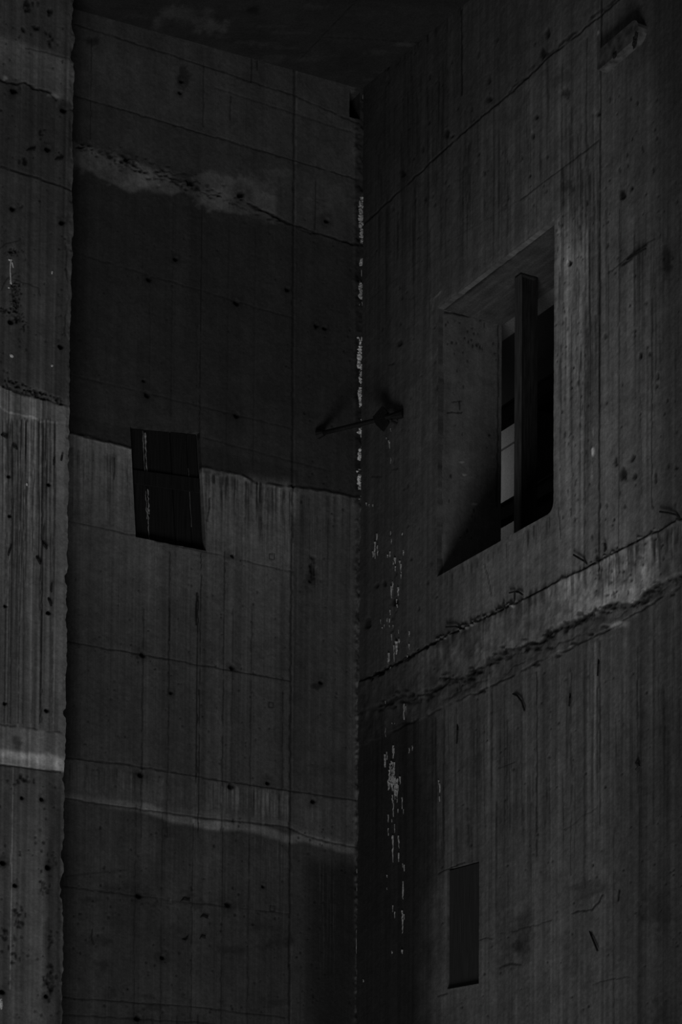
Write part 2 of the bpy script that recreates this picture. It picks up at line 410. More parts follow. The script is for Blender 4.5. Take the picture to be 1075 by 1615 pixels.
    # vertical sheet joints
    for x, y0, y1, k in ((317, 330, 700, .45), (316, 872, 1320, .35), (311, 940, 1235, .3), (267, 870, 1320, .5), (266, 960, 1010, .3), (225, 960, 1320, .5), (353, 870, 1320, .5), (366, 960, 1240, .65), (396, 960, 1240, .6),
                         (303, 1300, 1615, .5), (255, 1280, 1615, .6), (350, 1300, 1615, .55), (213, 1270, 1615, .65), (392, 1290, 1615, .6), (445, 1090, 1250, .5),
                         (272, 320, 660, .8), (360, 320, 720, .8), (236, 430, 650, .8), (402, 360, 740, .82), (143, 60, 220, .6), (320, 100, 200, .6), (362, 150, 190, .6), (395, 90, 130, .4), (404, 95, 110, .4),
                         (496, 285, 372, .5), (310, 500, 640, .75)):
        p.line([(x + 1.5, y0), (x - (y1 - y0) * .012 + 1.5, y1)], 1.25, k, .006, 1.2, int(x), .3)
    # seam of the corner strip
    p.line([(464, 105), (462, 420), (461, 760), (458, 1100), (456, 1615)], 2.2, .5, .012, 1.5, 77, .2)
    p.line([(467, 105), (465, 420), (464, 760), (461, 1100), (459, 1615)], 1.6, 1.25, -.006, 1.5, 78, .45)
    # rough bead along the corner
    bead = ss(557, 561, X + 4 * p.n2); p.T *= 1 - .35 * bead; p.H += bead * (.012 + .05 * p.n2)
    p.mix(bead * ss(790, 830, Y) * ss(.0, .25, p.n3 + .12), 29)
    # tie holes
    for x, y, r in ((286, 128, 3.5), (284, 146, 3.5), (200, 250, 5), (301, 287, 8), (380, 306, 7), (235, 440, 5), (277, 408, 4), (373, 477, 5.5), (453, 456, 4.5), (232, 622, 6), (227, 600, 3), (373, 655, 5.5), (462, 766, 3.5),
                    (225, 1032, 5.5), (366, 1052, 5), (270, 1092, 3.5), (222, 1221, 6), (364, 1240, 6), (422, 1234, 4), (494, 1263, 4.5), (506, 1076, 4), (220, 1411, 6), (360, 1426, 6), (415, 1398, 3), (217, 1605, 6), (367, 876, 4), (515, 348, 4.5),
                    (499, 513, 4), (512, 517, 4), (256, 1510, 4)):
        p.hole(x, y, r)
    p.spot(493, 898, 6, 20, k=.4, rough=.8, depth=.02, seed=4); p.spot(498, 1082, 8, 7, k=.55, rough=.8, seed=5); p.spot(490, 917, 9, 18, k=.7, rough=.8, seed=14)
    p.spot(288, 120, 9, 20, k=.6, rough=.9, seed=15); p.spot(145, 65, 10, 8, k=.6, rough=.9, seed=16)
    for x, y in ((429, 877), (428, 1111), (269, 1420), (430, 1432)):
        p.line([(x - 4, y - 4), (x + 3, y - 3.4), (x + 3, y + 5), (x - 4, y + 4.4), (x - 4, y - 4)], 1.1, .45, .006)
    p.spot(269, 1420, 2, 2, T=45, rough=.1)
    p.runs(26, 215, 325, 1600, (20, 60), k=.6, seed=8)
    for i, (x, y) in enumerate(((330, 742), (345, 746))): p.spot(x, y, 14, 5, T=32, rough=.5, seed=i)
    # streaks and soiling
    low = lo_
    p.streaks(.14, 22, .3, 3, 11, low); p.streaks(.15, 80, .5, 2, 12, low); p.streaks(.14, 4, .4, 3, 14); p.streaks(.09, 24, .5, 3, 13, 1 - low)
    p.runs(70, 325, 462, 742, (30, 130), k=.55, wd=(.8, 2), seed=2, slope=.22); p.runs(30, 108, 205, 700, (40, 160), k=.72, seed=3, slope=.22)
    p.runs(60, 325, 460, 760, (60, 190), T=52, wd=(.5, 1.2), seed=4, amt=(.2, .5), slope=.2)
    p.runs(60, 330, 455, 1232, (25, 75), T=46, wd=(.6, 1.5), seed=5, amt=(.3, .8), slope=.14); p.runs(36, 105, 330, 1200, (30, 60), T=41, wd=(.6, 1.4), seed=6, amt=(.2, .6), slope=.16)
    p.runs(34, 105, 455, 1200, (30, 60), k=.6, wd=(.8, 1.8), seed=16, slope=.15)
    p.runs(18, 320, 455, 1300, (60, 240), T=36, wd=(.5, 1.1), seed=17, amt=(.2, .5), slope=.1)
    p.runs(10, 500, 545, 1350, (120, 260), T=24, wd=(.5, 1.2), seed=7, amt=(.3, .7)); p.runs(12, 480, 556, 1270, (30, 60), T=38, seed=9, amt=(.2, .5))
    p.runs(14, 465, 556, 780, (60, 200), k=.7, seed=10); p.runs(12, 465, 556, 800, (60, 260), T=40, wd=(.5, 1.2), seed=110, amt=(.2, .5))
    p.line([(331, 786), (330, 800), (326, 822)], 1.4, .35, .004, 1, 5, .3); p.line([(181, 722), (181, 742), (179, 756)], 1.2, .4, .004, 1, 6)
    p.line([(310, 935), (309, 985)], 1.8, .2, .006, 1, 7)
    p.runs(2, 127, 131, 750, (20, 26), T=54, seed=12)
    p.pits(160, 110, 460, 880, 1240, (.7, 1.6), seed=21); p.pits(150, 110, 460, 1290, 1600, (.8, 2.2), seed=22); p.pits(60, 120, 460, 340, 660, (.8, 1.5), .5, seed=23); p.pits(60, 465, 555, 300, 1250, (.8, 2), seed=24)
    p.pits(60, 465, 558, 1290, 1600, (.8, 1.8), seed=25)
    for i in range(16):
        R = random.Random(90 + i); p.spot(R.uniform(110, 450), R.uniform(1380, 1610), R.uniform(8, 26), R.uniform(4, 10), k=.78, rough=.9, seed=i)
    p.line([(145, 1466), (144, 1478), (148, 1490)], 1.3, .3, .004); p.line([(104, 1382), (150, 1377), (200, 1372)], 2, .8, 0)
    p.spot(275, 1425, 32, 42, T=31, amt=.45, rough=.4, seed=71)
    p.T *= 1 + .24 * p.n1 + .24 * p.n2 + .22 * p.n3
    p.H += .006 * p.n1 + .003 * p.n2 + .003 * p.n3
    p.T *= 1 - .25 * ss(575, 480, X) * 0

bz = lambda x, y: FB.at(x, y)[1]
ub = lambda x: FB.at(x, 800)[0]
sb = STEP / 161.0
wall_b = root('wall_back', 'dark board-formed concrete back wall with pale lower lifts, between left pier and corner', 'wall', 'structure')
seam_u = ub(462.5); left_u = ub(64)
zrows = [bz(340, 1690), bz(340, 1230), bz(380, 752), bz(340, 217)]
for (ua, ubb, xa) in ((0.0, seam_u, 'r'), (seam_u, left_u, 'l')):
    us = lines(ua, ubb, sb * 1.08, [RC[0], RC[1], R1[0], R1[1]])
    for r in range(4):
        z0 = zrows[r]
        zt = zrows[r + 1] if r < 3 else None
        if zt is None:
            top = ceil_z(FB.pos(us, us * 0)); zt = float(top.max()) + .03
        zs = lines(z0, zt, sb, [RC[2], RC[3], R1[2], R1[3]])
        h = []; wp = None; cap = True
        if r == 3 and xa == 'r': h = [RC]; cap = False
        if xa == 'l' and z0 < R1[3] and zt > R1[2]: h = [R1]; cap = False
        if xa == 'l': wp = WARP1
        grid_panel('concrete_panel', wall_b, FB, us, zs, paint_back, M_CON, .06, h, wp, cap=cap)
zb0 = zrows[0]
slab('concrete_panel', FB.pos(0, -1.5), FB.U * left_u, -FB.N * .06, UZ * (zb0 + 1.5), M_CON, wall_b, 26)
slab('concrete_panel', FB.pos(left_u, -1.5), FB.U * 1.6, -FB.N * .06, UZ * (CEILP[0][2] + 2.0), M_CON, wall_b, 24)
# pocket under the ceiling
v = []
def lining(name, fr, q, depth, parent, tone, mat=M_CON, back=True):
    """sides (and back) of a recess whose mouth is the quad q = (u0 low)(u1 low)(u1 high)(u0 high)"""
    f = [fr.pos(*c) - fr.N * .058 for c in q]; b = [p - fr.N * (depth - .058) for p in f]; t = .012
    fo = []
    for i, nm in enumerate(('sill', 'jamb', 'head', 'jamb')):
        j = (i + 1) % 4; e = f[j] - f[i]; inn = np.cross(e, fr.N); inn /= np.linalg.norm(inn)
        cen = sum(f) / 4
        if np.dot(cen - f[i], inn) > 0: inn = -inn
        fo.append(slab(nm, f[i], e, b[i] - f[i], inn * .05, mat, parent, tone))
    if back:
        n = 'backing'; mesh_obj(n, b + [p - fr.N * .05 for p in b], [(0, 1, 2, 3), (7, 6, 5, 4), (0, 4, 5, 1), (1, 5, 6, 2), (2, 6, 7, 3), (3, 7, 4, 0)], mat, parent, tone)
RCq = [(RC[0], RC[2]), (RC[1], RC[2]), (RC[1], RC[3]), (RC[0], RC[3])]
pk = root('beam_pocket', 'small black beam pocket high in the corner just under the ceiling', 'pocket')
lining('pocket', FB, RCq, .5, pk, 14)

# ------------------------------------------------------------------ LEFT PIER
P_EDGE = [(-40, 602), (0, 608), (40, 622), (108, 640)]
def paint_pier(p):
    X, Y = p.X, p.Y
    p.T[:] = 29
    p.mix(p.under([(-40, 42), (0, 52), (20, 55), (60, 72), (118, 92)], 4, 3), 35)
    d = Y - np.interp(X, [-40, 0, 60, 118], [42, 52, 72, 92])
    p.mix(ss(2, 8, d) * ss(70, 18, d) * .9, 44)
    p.mix(p.under([(-40, 118), (0, 124), (40, 132), (100, 158)], 5, 5), 24)
    p.mix(p.under([(-40, 250), (0, 264), (110, 298)], 2), 28)
    p.mix(p.under([(-40, 380), (110, 420)], 60), 31)
    e = p.under(P_EDGE, 1.5, 4); d = Y - np.interp(X, *zip(*P_EDGE))
    p.mix(e, np.interp(d, [0, 50, 150, 300, 500], [54, 52, 50, 45, 41]))
    p.mix(e * (1 - ss(30, 60, d)) * ss(5, 30, X + 20 * p.n1) * .5, 44)
    p.line([(-10, 640), (0, 641), (20, 653), (48, 657), (62, 664), (92, 668), (108, 668)], 2.2, 1.35, 0, 3, 21)
    p.spot(40, 735, 16, 30, T=62, amt=.8, rough=.9, seed=2); p.spot(52, 712, 22, 18, T=60, amt=.6, rough=.9, seed=3)
    p.mix(p.under([(-40, 1140), (0, 1143), (100, 1156)], 2, 2), 48)
    p.mix(p.under([(-40, 1178), (0, 1181), (50, 1187), (70, 1190), (100, 1196)], 4, 5) , 78)
    p.mix(p.under([(-40, 1190), (0, 1193), (50, 1198), (62, 1204), (100, 1214)], 4, 3) * .8, 58)
    p.mix(p.under([(-40, 1202), (0, 1206), (97, 1218)], 1.5), 33)
    p.spot(28, 1168, 8, 14, T=28, amt=.8, rough=.6, seed=5); p.spot(78, 1200, 20, 12, T=76, amt=.7, rough=.6, seed=8)
    d = Y - np.interp(X, [0, 97], [1206, 1218])
    p.mix(ss(20, 120, d) * p.box(15, 72, 14) * .6, 40)
    # dark soiled edge of the lowest lift
    m = ss(1215, 1260, Y) * ss(70, 84, X + 30 * p.n1 + 6 * p.n2) * (1 - ss(93, 98, X)); p.mix(m * .85, 20)
    p.line([(20, 1210), (19, 1300), (18, 1400), (16, 1560)], 1.3, 1.6, 0, 1.2, 4, .2)
    # board streaks
    mid = e * (1 - p.under([(-40, 1140), (100, 1156)], 2))
    for sd, fu, fz, a in ((31, 14, .18, .26), (32, 45, .25, .34), (33, 90, .4, .34)): p.streaks(a, fu, fz, 2, sd, mid * (1 - .75 * ss(84, 94, X)))
    p.runs(60, 2, 88, 660, (120, 480), k=.5, wd=(.5, 1.3), seed=88); p.runs(30, 2, 90, 660, (120, 480), T=66, wd=(.4, 1.0), seed=89, amt=(.2, .6))
    p.mix(mid * ss(88, 94, X + 8 * p.n1) * .6, 55)
    for x, k in ((65, .35), (67, .5), (31, .5), (18, .55), (84, .6), (14, .6), (38, .65), (52, .7), (9, .6)): p.line([(x + 2, 668), (x, 900), (x - 2, 1140)], 1.1, k, .004, 1, x, .25)
    p.streaks(.3, 40, .4, 2, 34, 1 - mid)
    p.line([(2, 263), (60, 281), (112, 299)], 1.8, .3, .015, 1.5, 2, .15); p.line([(3, 264), (16, 268)], 1.0, 3.2, -.006); p.line([(48, 278), (64, 282)], .9, 2.4, -.006)
    p.line([(0, 124), (14, 131), (40, 132), (54, 140), (76, 145), (92, 156)], 2.4, .35, .02, 4, 9, .25); p.spot(90, 150, 14, 5, T=46, rough=.8, seed=9); p.spot(8, 123, 4, 4, T=62, rough=.4, seed=10)
    p.line([(40, 75), (80, 85), (110, 92)], 1.5, .6, .006, 2, 4)
    p.line(P_EDGE, 2.0, .45, .014, 3, 6, .3)
    for i in range(60):
        R = random.Random(i); x = R.uniform(5, 100); p.spot(x, np.interp(x, *zip(*P_EDGE)) - R.uniform(0, 16) * (1.2 - x / 160), R.uniform(1, 3), R.uniform(1, 3), k=.45, depth=.012, rough=.5, seed=i, fs=.4)
    p.line([(0, 1143), (100, 1156)], 1.6, .6, .008, 3, 8, .45); p.line([(-5, 1205), (97, 1218)], 1.5, .4, .014, 1, 14)
    # map cracks and honeycomb
    p.line([(22, 440), (45, 448), (60, 455), (64, 466)], 1.4, .6, .003, 2, 3); p.line([(0, 458), (12, 440), (24, 430)], 1.4, .6, .003, 2, 4); p.line([(104, 384), (106, 430), (108, 470), (104, 500), (102, 530)], 1.8, .6, .006, 3, 5)
    p.line([(0, 392), (10, 384), (30, 380)], 1.3, .6, .003, 2, 6); p.line([(104, 386), (110, 386)], 1.5, 1.4, -.004, 2)
    for (x, y, a, b_) in ((20, 396, 9, 8), (24, 455, 8, 14), (25, 480, 8, 18), (10, 490, 12, 5), (27, 503, 10, 9), (38, 515, 2.5, 8)):
        R = random.Random(x * y)
        for i in range(int(a * b_ * .55)): p.spot(x + R.gauss(0, a * .5), y + R.gauss(0, b_ * .5), R.uniform(1, 1.9), R.uniform(1, 1.9), k=.5, soft=.5, depth=.005, rough=.2, seed=i, fs=.5)
    for (x, y, a, b_, n) in ((45, 10, 10, 8, 16), (78, 18, 5, 6, 8), (58, 44, 6, 4, 8), (78, 60, 5, 10, 10), (38, 46, 2, 8, 4), (40, 255, 6, 6, 8), (66, 212, 5, 10, 6), (40, 1230, 16, 8, 14), (28, 1440, 10, 16, 16), (70, 1400, 8, 12, 10), (78, 1545, 9, 24, 30), (30, 1500, 16, 24, 14), (8, 1470, 6, 20, 8), (80, 1360, 12, 20, 10), (80, 1480, 4, 14, 8)):
        R = random.Random(int(x * 3 + y))
        for i in range(n): p.spot(x + R.gauss(0, a * .6), y + R.gauss(0, b_ * .6), R.uniform(1.2, 3.4), R.uniform(1.5, 5), k=R.uniform(.35, .7), depth=.004, rough=.6, seed=i + x, fs=.3)
    for x, y, r in ((22, 142, 6), (100, 173, 5), (75, 234, 5), (20, 328, 5), (98, 350, 5), (17, 507, 5), (96, 546, 4.5), (14, 751, 3), (77, 764, 3.2), (15, 813, 3), (9, 955, 3.2), (77, 966, 4), (8, 1109, 3.2), (74, 1120, 4), (66, 1260, 4), (35, 1258, 3), (5, 1360, 5), (76, 1367, 5), (24, 1396, 4), (4, 1564, 5), (73, 1571, 4)):
        p.hole(x, y, r, 2.4 if y > 1250 or y < 400 else 1.5, .06, .12, .6)
    p.pits(90, 0, 104, 0, 600, (.7, 1.8), seed=4); p.pits(60, 0, 95, 1230, 1610, (.8, 2.4), seed=5)
    # worn arris
    ed = np.interp(Y, [0, 1615], [116.5, 98.5]) - X
    m = 1 - ss(3, 8, ed + 10 * p.n2); p.mix(m * .5 * ss(.0, .2, p.n1 + .15), 40); p.H -= .01 * m * ss(-.1, .2, p.n2)
    p.T *= 1 + .22 * p.n1 + .22 * p.n2 + .18 * p.n3
    p.H += .004 * p.n1 + .003 * p.n2 + .003 * p.n3
pier = root('wall_pier', 'paler streaked concrete pier standing proud along the left edge', 'wall', 'structure')
pu = FP.at(107.5, 800)[0]; pz = lambda x, y: FP.at(x, y)[1]
pl = FP.at(-90, 800)[0]
prow = [pz(50, 1680), pz(50, 1212), pz(50, 624), pz(50, 282), pz(50, 69), ]
ptop = float(ceil_z(FP.pos(pu, 0)))
def pier_edge(U, Z):
    f = 1 - ss(0, .06, U - pu)
    n = (fb(Z * 16, Z * 0, 3, 3) - .5) * .028 + (fb(Z * 1.3, Z * 0, 2, 13) - .5) * .02 + np.maximum(fb(Z * 5, Z * 0, 3, 8) - .66, 0) * .16
    return U + f * n, Z
for r in range(5):
    zt = prow[r + 1] if r < 4 else ptop
    grid_panel('concrete_panel', pier, FP, lines(pu, pl, sb * 1.02), lines(prow[r], zt, sb * .98), paint_pier, M_CON, .45, edge=pier_edge)
slab('concrete_panel', FP.pos(pu, -1.5), FP.U * (pl - pu), -FP.N * .45, UZ * (prow[0] + 1.5), M_CON, pier, 36)
slab('concrete_panel', FP.pos(pl, -1.5), FP.U * 1.6, -FP.N * .45, UZ * (ptop + 1.5), M_CON, pier, 36)

# ------------------------------------------------------------------ RIGHT WALL
R_F1 = [(570, 356), (586, 342), (730, 208.6), (800, 150), (865, 90), (944, 27), (1000, -20)]
R_TOP = [(570, 1074), (590, 1066), (700, 1006), (800, 958), (928, 893), (1000, 856), (1072, 820), (1110, 800), (1250, 726)]
R_BOT = [(570, 1176), (613, 1156), (700, 1115), (790, 1075), (855, 1042), (925, 1010), (985, 978), (1075, 925), (1110, 905), (1250, 825)]
R_RAG = [(570, 1120), (600, 1108), (640, 1096), (665, 1098), (690, 1085), (700, 1070), (715, 1068), (725, 1074), (745, 1060), (770, 1044), (790, 1030), (850, 1012), (885, 985), (920, 972), (950, 960), (965, 950), (1000, 950), (1030, 925), (1075, 905), (1110, 890), (1250, 808)]
def paint_right(p):
    X, Y = p.X, p.Y
    base = np.interp(X, [570, 600, 660, 720, 800, 870, 920, 1000, 1040, 1075, 1120], [21, 25, 31, 38, 44, 52, 56, 50, 39, 31, 28])  # darker toward corner and right edge: light falloff put into the colour
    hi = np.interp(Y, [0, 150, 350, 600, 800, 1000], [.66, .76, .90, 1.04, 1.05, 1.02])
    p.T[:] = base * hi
    p.T *= 1 - .10 * (1 - p.under(R_F1, 3))
    p.mix(ss(300, 420, Y) * (1 - p.under(R_TOP, 30)) * p.box(876, 928, 6) * .75, np.interp(Y, [380, 520, 680], [82, 74, 62]))
    p.mix(ss(120, 60, Y) * ss(960, 1060, X) * .6, 22)
    p.mix(ss(880, 800, Y) * 0, 0)
    p.mix(p.box(920, 948, 6) * ss(480, 640, Y) * .55, 41)
    p.mix(ss(420, 560, Y) * p.box(950, 1030, 20) * (1 - p.under(R_TOP, 30)) * .5, 53)
    # strip under the window
    p.mix(ss(800, 930, Y) * ss(690, 760, X) * (1 - p.under(R_TOP, 4)) * .65, 54)
    # exposed rough band
    bt = p.under(R_TOP, 1.5, 3); br = p.under(R_RAG, 3, 4); bb = p.under(R_BOT, 2, 4)
    p.mix(bt, np.interp(X, [570, 620, 700, 780, 860, 900, 960, 1020, 1045, 1075], [18, 24, 37, 46, 55, 68, 77, 73, 48, 42]))
    p.mix(br, np.interp(X, [570, 700, 800, 900, 1000, 1075], [18, 33, 38, 40, 40, 33]))
    p.mix(bb, np.interp(X, [570, 650, 708, 780, 860, 960, 1030, 1075], [17, 19, 37, 38, 42, 41, 37, 33]))
    low = bb
    p.mix(low * p.box(765, 860, 30) * ss(1080, 1250, Y) * (1 - ss(1300, 1500, Y)) * .25, 34)
    p.mix(low * ss(1280, 1450, Y) * p.box(760, 1000, 40) * .3, 42)
    p.mix(low * ss(1080, 1260, Y) * ss(930, 1050, X) * .65, 25)
    p.mix(low * p.box(684, 706, 5) * ss(1360, 1400, Y) * .6, 42)
    # wet dark strip by the corner
    wet = ss(1100, 1190, Y) * (1 - ss(640, 704, X + 26 * p.n1 + 10 * p.n2)); p.mix(wet * .86, 10.5)
    wet2 = ss(1080, 1200, Y) * p.box(575, 590, 4); p.mix(wet2 * .5, 11)
    # protruding lip of the band
    p.H += .012 * bt * (1 - br) + .005 * br * (1 - bb)
    p.H += .012 * bt * (1 - bb) * (p.n2 + p.n1)
    p.line(R_TOP, 1.5, .3, .015, 2, 3); p.line([(x, y + 2) for x, y in R_RAG], 3.0, .34, .012, 7, 4, .46); p.line([(x, y + 9) for x, y in R_RAG], 2.0, .5, .006, 9, 14, .52)
    z_ = bt * (1 - bb); p.T *= 1 + z_ * (.35 * p.n2 + .35 * (fb(p.u * 16, p.z * 5, 3, 44) - .5))
    for i in range(150):
        R = random.Random(700 + i); x = R.uniform(600, 1075); p.spot(x, np.interp(x, *zip(*R_RAG)) + R.gauss(4, 6), R.uniform(1.5, 7), R.uniform(1, 3.4), k=R.uniform(.35, .75), rough=.9, depth=.005, seed=i, fs=.2)
    p.line(R_BOT, 1.8, .4, .01, 3, 5, .38); p.line([(x, y - 12) for x, y in R_BOT[2:]], 1.6, .55, .008, 6, 15, .5)
    p.spot(968, 985, 24, 6, T=62, rough=.5, amt=.9, seed=3)
    for i, (x, y) in enumerate(((903, 1015), (868, 1022), (955, 988), (930, 1000), (1060, 938), (1010, 950), (880, 1035), (845, 1048), (760, 1090), (640, 1140))): p.spot(x, y, 6, 2.6, k=.45, rough=.9, depth=.006, seed=i, fs=.25)
    # crumbled lip
    for i in range(70):
        R = random.Random(200 + i); x = R.uniform(690, 830) if i < 50 else R.uniform(880, 1075)
        p.spot(x, np.interp(x, *zip(*R_TOP)) + R.uniform(-5, 3), R.uniform(1.2, 4), R.uniform(1, 2.4), T=R.choice([24, 62, 66, 58]), rough=.5, depth=-R.uniform(.0, .02), seed=i, fs=.3)
    for i in range(40):
        R = random.Random(300 + i); x = R.uniform(585, 690)
        p.spot(x, np.interp(x, *zip(*R_TOP)) + R.uniform(-4, 4), R.uniform(1.2, 4), R.uniform(1, 3), k=.45, rough=.5, depth=.012, seed=i, fs=.3)
    # form joints
    p.line(R_F1, 1.7, .35, .014, 2, 6, .2); p.line([(x, y - 6) for x, y in R_F1[3:]], 2.6, .5, .01, 6, 16, .45)
    p.line([(821, 315), (880, 270), (944, 222)], 1.2, .5, .006, 1, 7); p.line([(586, 470), (690, 390), (821, 315)], 1.1, .85, 0, 1, 8)
    p.line([(948, 0), (946, 230), (945, 520), (944, 900)], 1.8, .42, .008, 1, 9, .12); p.line([(925, 60), (923, 260), (921, 900)], 1.4, .6, .005, 1, 10, .3)
    p.line([(886, 100), (884, 330)], 1.3, .7, .004, 1, 11, .3); p.line([(728, 16), (728, 150)], 1.6, .4, .006, 1, 12); p.line([(648, 80), (646, 260)], 1.2, .7, .004, 1, 13, .3)
    p.line([(976, 330), (975, 860)], 1.1, .62, .004, 1, 14, .25); p.line([(1028, 470), (1027, 800)], 1.2, .5, .004, 1, 15, .2); p.line([(1010, 620), (1010, 780)], 1, .7, .003, 1, 17, .3); p.line([(738, 230), (738, 330)], 1.1, .6, .003, 1, 18)
    for x, y0, y1, k in ((846, 1060, 1350, .45), (900, 1050, 1380, .62), (921, 1040, 1400, .7), (795, 1080, 1300, .7), (822, 1070, 1300, .72), (945, 1010, 1300, .65), (967, 1300, 1615, .72), (1005, 1020, 1250, .7), (700, 1120, 1360, .75), (775, 1090, 1240, .7), (1030, 960, 1300, .75)):
        p.line([(x, y0), (x, y1)], 1.5, k, .004, 1.2, x, .3)
    for x, y0, y1, T in ((938, 1010, 1330, 56), (772, 1060, 1330, 50), (898, 1060, 1250, 50), (726, 1230, 1320, 44), (935, 470, 560, 60), (950, 80, 400, 42)):
        p.runs(3, x - 1.5, x + 1.5, y0, (y1 - y0, y1 - y0 + 10), T=T, wd=(.8, 1.8), seed=x, amt=(.4, .8))
    # thin cracks and scratches
    p.line([(690, 1378), (706, 1370), (733, 1360)], 1.2, .3, .006, 1, 3); p.line([(690, 1571), (706, 1567)], 1.1, .4, .006, 1, 4); p.line([(755, 1482), (768, 1479), (776, 1481)], 1.0, .4, .004, 1, 5)
    p.line([(788, 1473), (835, 1462), (870, 1450)], 1.1, .55, .004, 2, 6, .3); p.line([(900, 1440), (935, 1434), (950, 1412)], 1.6, .4, .006, 2, 7, .25); p.line([(976, 1404), (974, 1420)], 2.0, .25, .01, 0, 8)
    p.line([(788, 1525), (810, 1520), (820, 1522)], 2, .5, .004, 3, 9); p.line([(763, 890), (768, 905), (775, 940)], 1, .5, .003, 1, 10); p.line([(785, 1212), (812, 1202)], 1.2, .55, .003, 1, 11)
    p.line([(880, 800), (884, 850)], 1.2, .55, .003, 1, 12); p.line([(980, 418), (995, 408)], 2.2, .35, .006, 2, 13); p.line([(960, 430), (985, 408), (1030, 378)], 1.4, .6, .004, 3, 14)
    p.line([(612, 576), (622, 574)], 1.2, .45, .003); p.line([(625, 738), (628, 740), (618, 741)], 1.1, .45, .003); p.line([(600, 752), (596, 752), (586, 752)], 1.2, .4, .003)
    p.line([(935, 1552), (960, 1545), (1010, 1540)], 1.2, .6, .003, 3, 19, .3); p.line([(890, 1310), (915, 1290), (940, 1275)], 1.2, .75, .002, 3, 20, .3)
    # knots, bugholes, dirt
    for x, y, a, b_, k in ((772, 155, 5, 6, .35), (704, 210, 4, 6, .35), (633, 272, 5, 8, .45), (840, 213, 3, 6, .4), (845, 185, 3, 4, .4), (863, 55, 4, 9, .4), (855, 88, 4, 10, .4), (980, 305, 5, 9, .25), (995, 295, 3, 5, .4), (982, 747, 7, 10, .35), (970, 727, 3, 6, .5), (942, 180, 3, 4, .4), (895, 295, 12, 12, .72), (1050, 408, 10, 22, .5), (630, 540, 4, 6, .6), (898, 415, 3, 4, .4), (713, 215, 3, 3, .5), (905, 820, 2, 8, .6), (770, 125, 4, 9, .6), (885, 125, 22, 14, .85), (893, 145, 7, 9, .72), (1000, 750, 4, 6, .5), (997, 722, 4, 7, .6), (622, 950, 5, 9, .3), (580, 985, 5, 8, .4), (594, 923, 3, 4, .5), (606, 920, 3, 5, .5), (800, 1480, 24, 50, .85), (825, 1470, 12, 40, .78), (820, 1492, 12, 8, .6), (930, 1400, 30, 16, .8), (1035, 1430, 24, 40, .75), (1050, 1600, 26, 30, .8)):
        p.spot(x, y, a, b_, k=k, rough=.8, depth=.012 if a < 9 else 0, seed=x)
    p.pits(110, 876, 935, 300, 860, (.6, 1.5), .4, .004, seed=31, tall=4); p.pits(90, 945, 1070, 150, 830, (.8, 2.4), .4, seed=32, tall=3); p.pits(60, 600, 870, 60, 350, (.8, 2.4), .5, seed=33, tall=3); p.pits(40, 590, 690, 350, 1060, (.8, 2), .5, seed=34, tall=3); p.pits(120, 690, 1075, 1060, 1610, (.8, 2), .5, seed=35)
    p.pits(50, 930, 1050, 850, 940, (1, 2.6), .5, seed=36, tall=2.5)
    p.runs(60, 940, 1075, 895, (30, 80), k=.6, wd=(.8, 2), seed=41, slope=-.53); p.runs(90, 690, 1040, 1000, (20, 60), k=.62, wd=(1, 2.6), seed=42, slope=-.48); p.runs(40, 860, 1040, 925, (20, 60), T=78, wd=(1, 2.4), seed=43, slope=-.45)
    p.runs(90, 690, 1075, 1120, (80, 300), k=.6, wd=(.7, 1.8), seed=44, slope=-.45, jit=220); p.runs(40, 690, 1075, 1120, (60, 300), T=50, wd=(.5, 1.2), seed=45, slope=-.45, amt=(.2, .5))
    p.runs(60, 880, 945, 150, (100, 400), k=.6, wd=(.8, 2.2), seed=46, jit=420); p.runs(60, 690, 870, 100, (60, 200), k=.68, wd=(.7, 1.8), seed=47, slope=-.2, jit=240); p.runs(50, 590, 700, 80, (60, 260), k=.62, wd=(.7, 1.8), seed=48, jit=300); p.runs(36, 950, 1075, 300, (100, 300), k=.68, seed=49, jit=260)
    p.runs(30, 590, 690, 1130, (100, 400), k=.65, seed=50); p.runs(24, 600, 735, 100, (12, 40), k=.5, seed=51, slope=-.78)
    p.runs(30, 700, 870, 908, (10, 40), k=.55, seed=52, slope=-.56)
    p.streaks(.14, 9, .3, 3, 61); p.streaks(.16, 45, .5, 2, 62); p.streaks(.20, 26, .3, 2, 63, low)
    p.spot(935, 712, 2.4, 8, T=100, rough=.3, depth=-.01, seed=1); p.spot(933, 745, 1.4, 18, T=70, rough=.3, amt=.7, seed=2); p.spot(935, 682, 1.6, 8, T=72, rough=.3, amt=.7, seed=3); p.spot(943, 52, 1.5, 5, T=70, rough=.2); p.spot(949, 142, 1.3, 4, T=62, rough=.2); p.spot(1005, 712, 2, 4, T=40)
    # chipped arris round the window
    m = (1 - ss(3, 9, abs(X - 689) + 14 * p.n2)) * ss(480, 500, Y) * (1 - ss(905, 912, Y)); p.mix(m * .4, 33); p.H -= .003 * m * ss(-.1, .2, p.n2)
    d = Y - np.interp(X, [691, 869], [486, 349]); m = (1 - ss(2, 7, abs(d + 2) + 16 * p.n2)) * p.box(690, 870, 2); p.mix(m * .45, 44); p.H -= .002 * m * ss(-.1, .2, p.n2)
    p.line([(682, 488), (684, 470), (695, 460)], 1.6, 1.4, -.004, 1)
    p.T *= 1 + .22 * p.n1 + .26 * p.n2 + .24 * p.n3
    p.H += .005 * p.n1 + .003 * p.n2 + .003 * p.n3

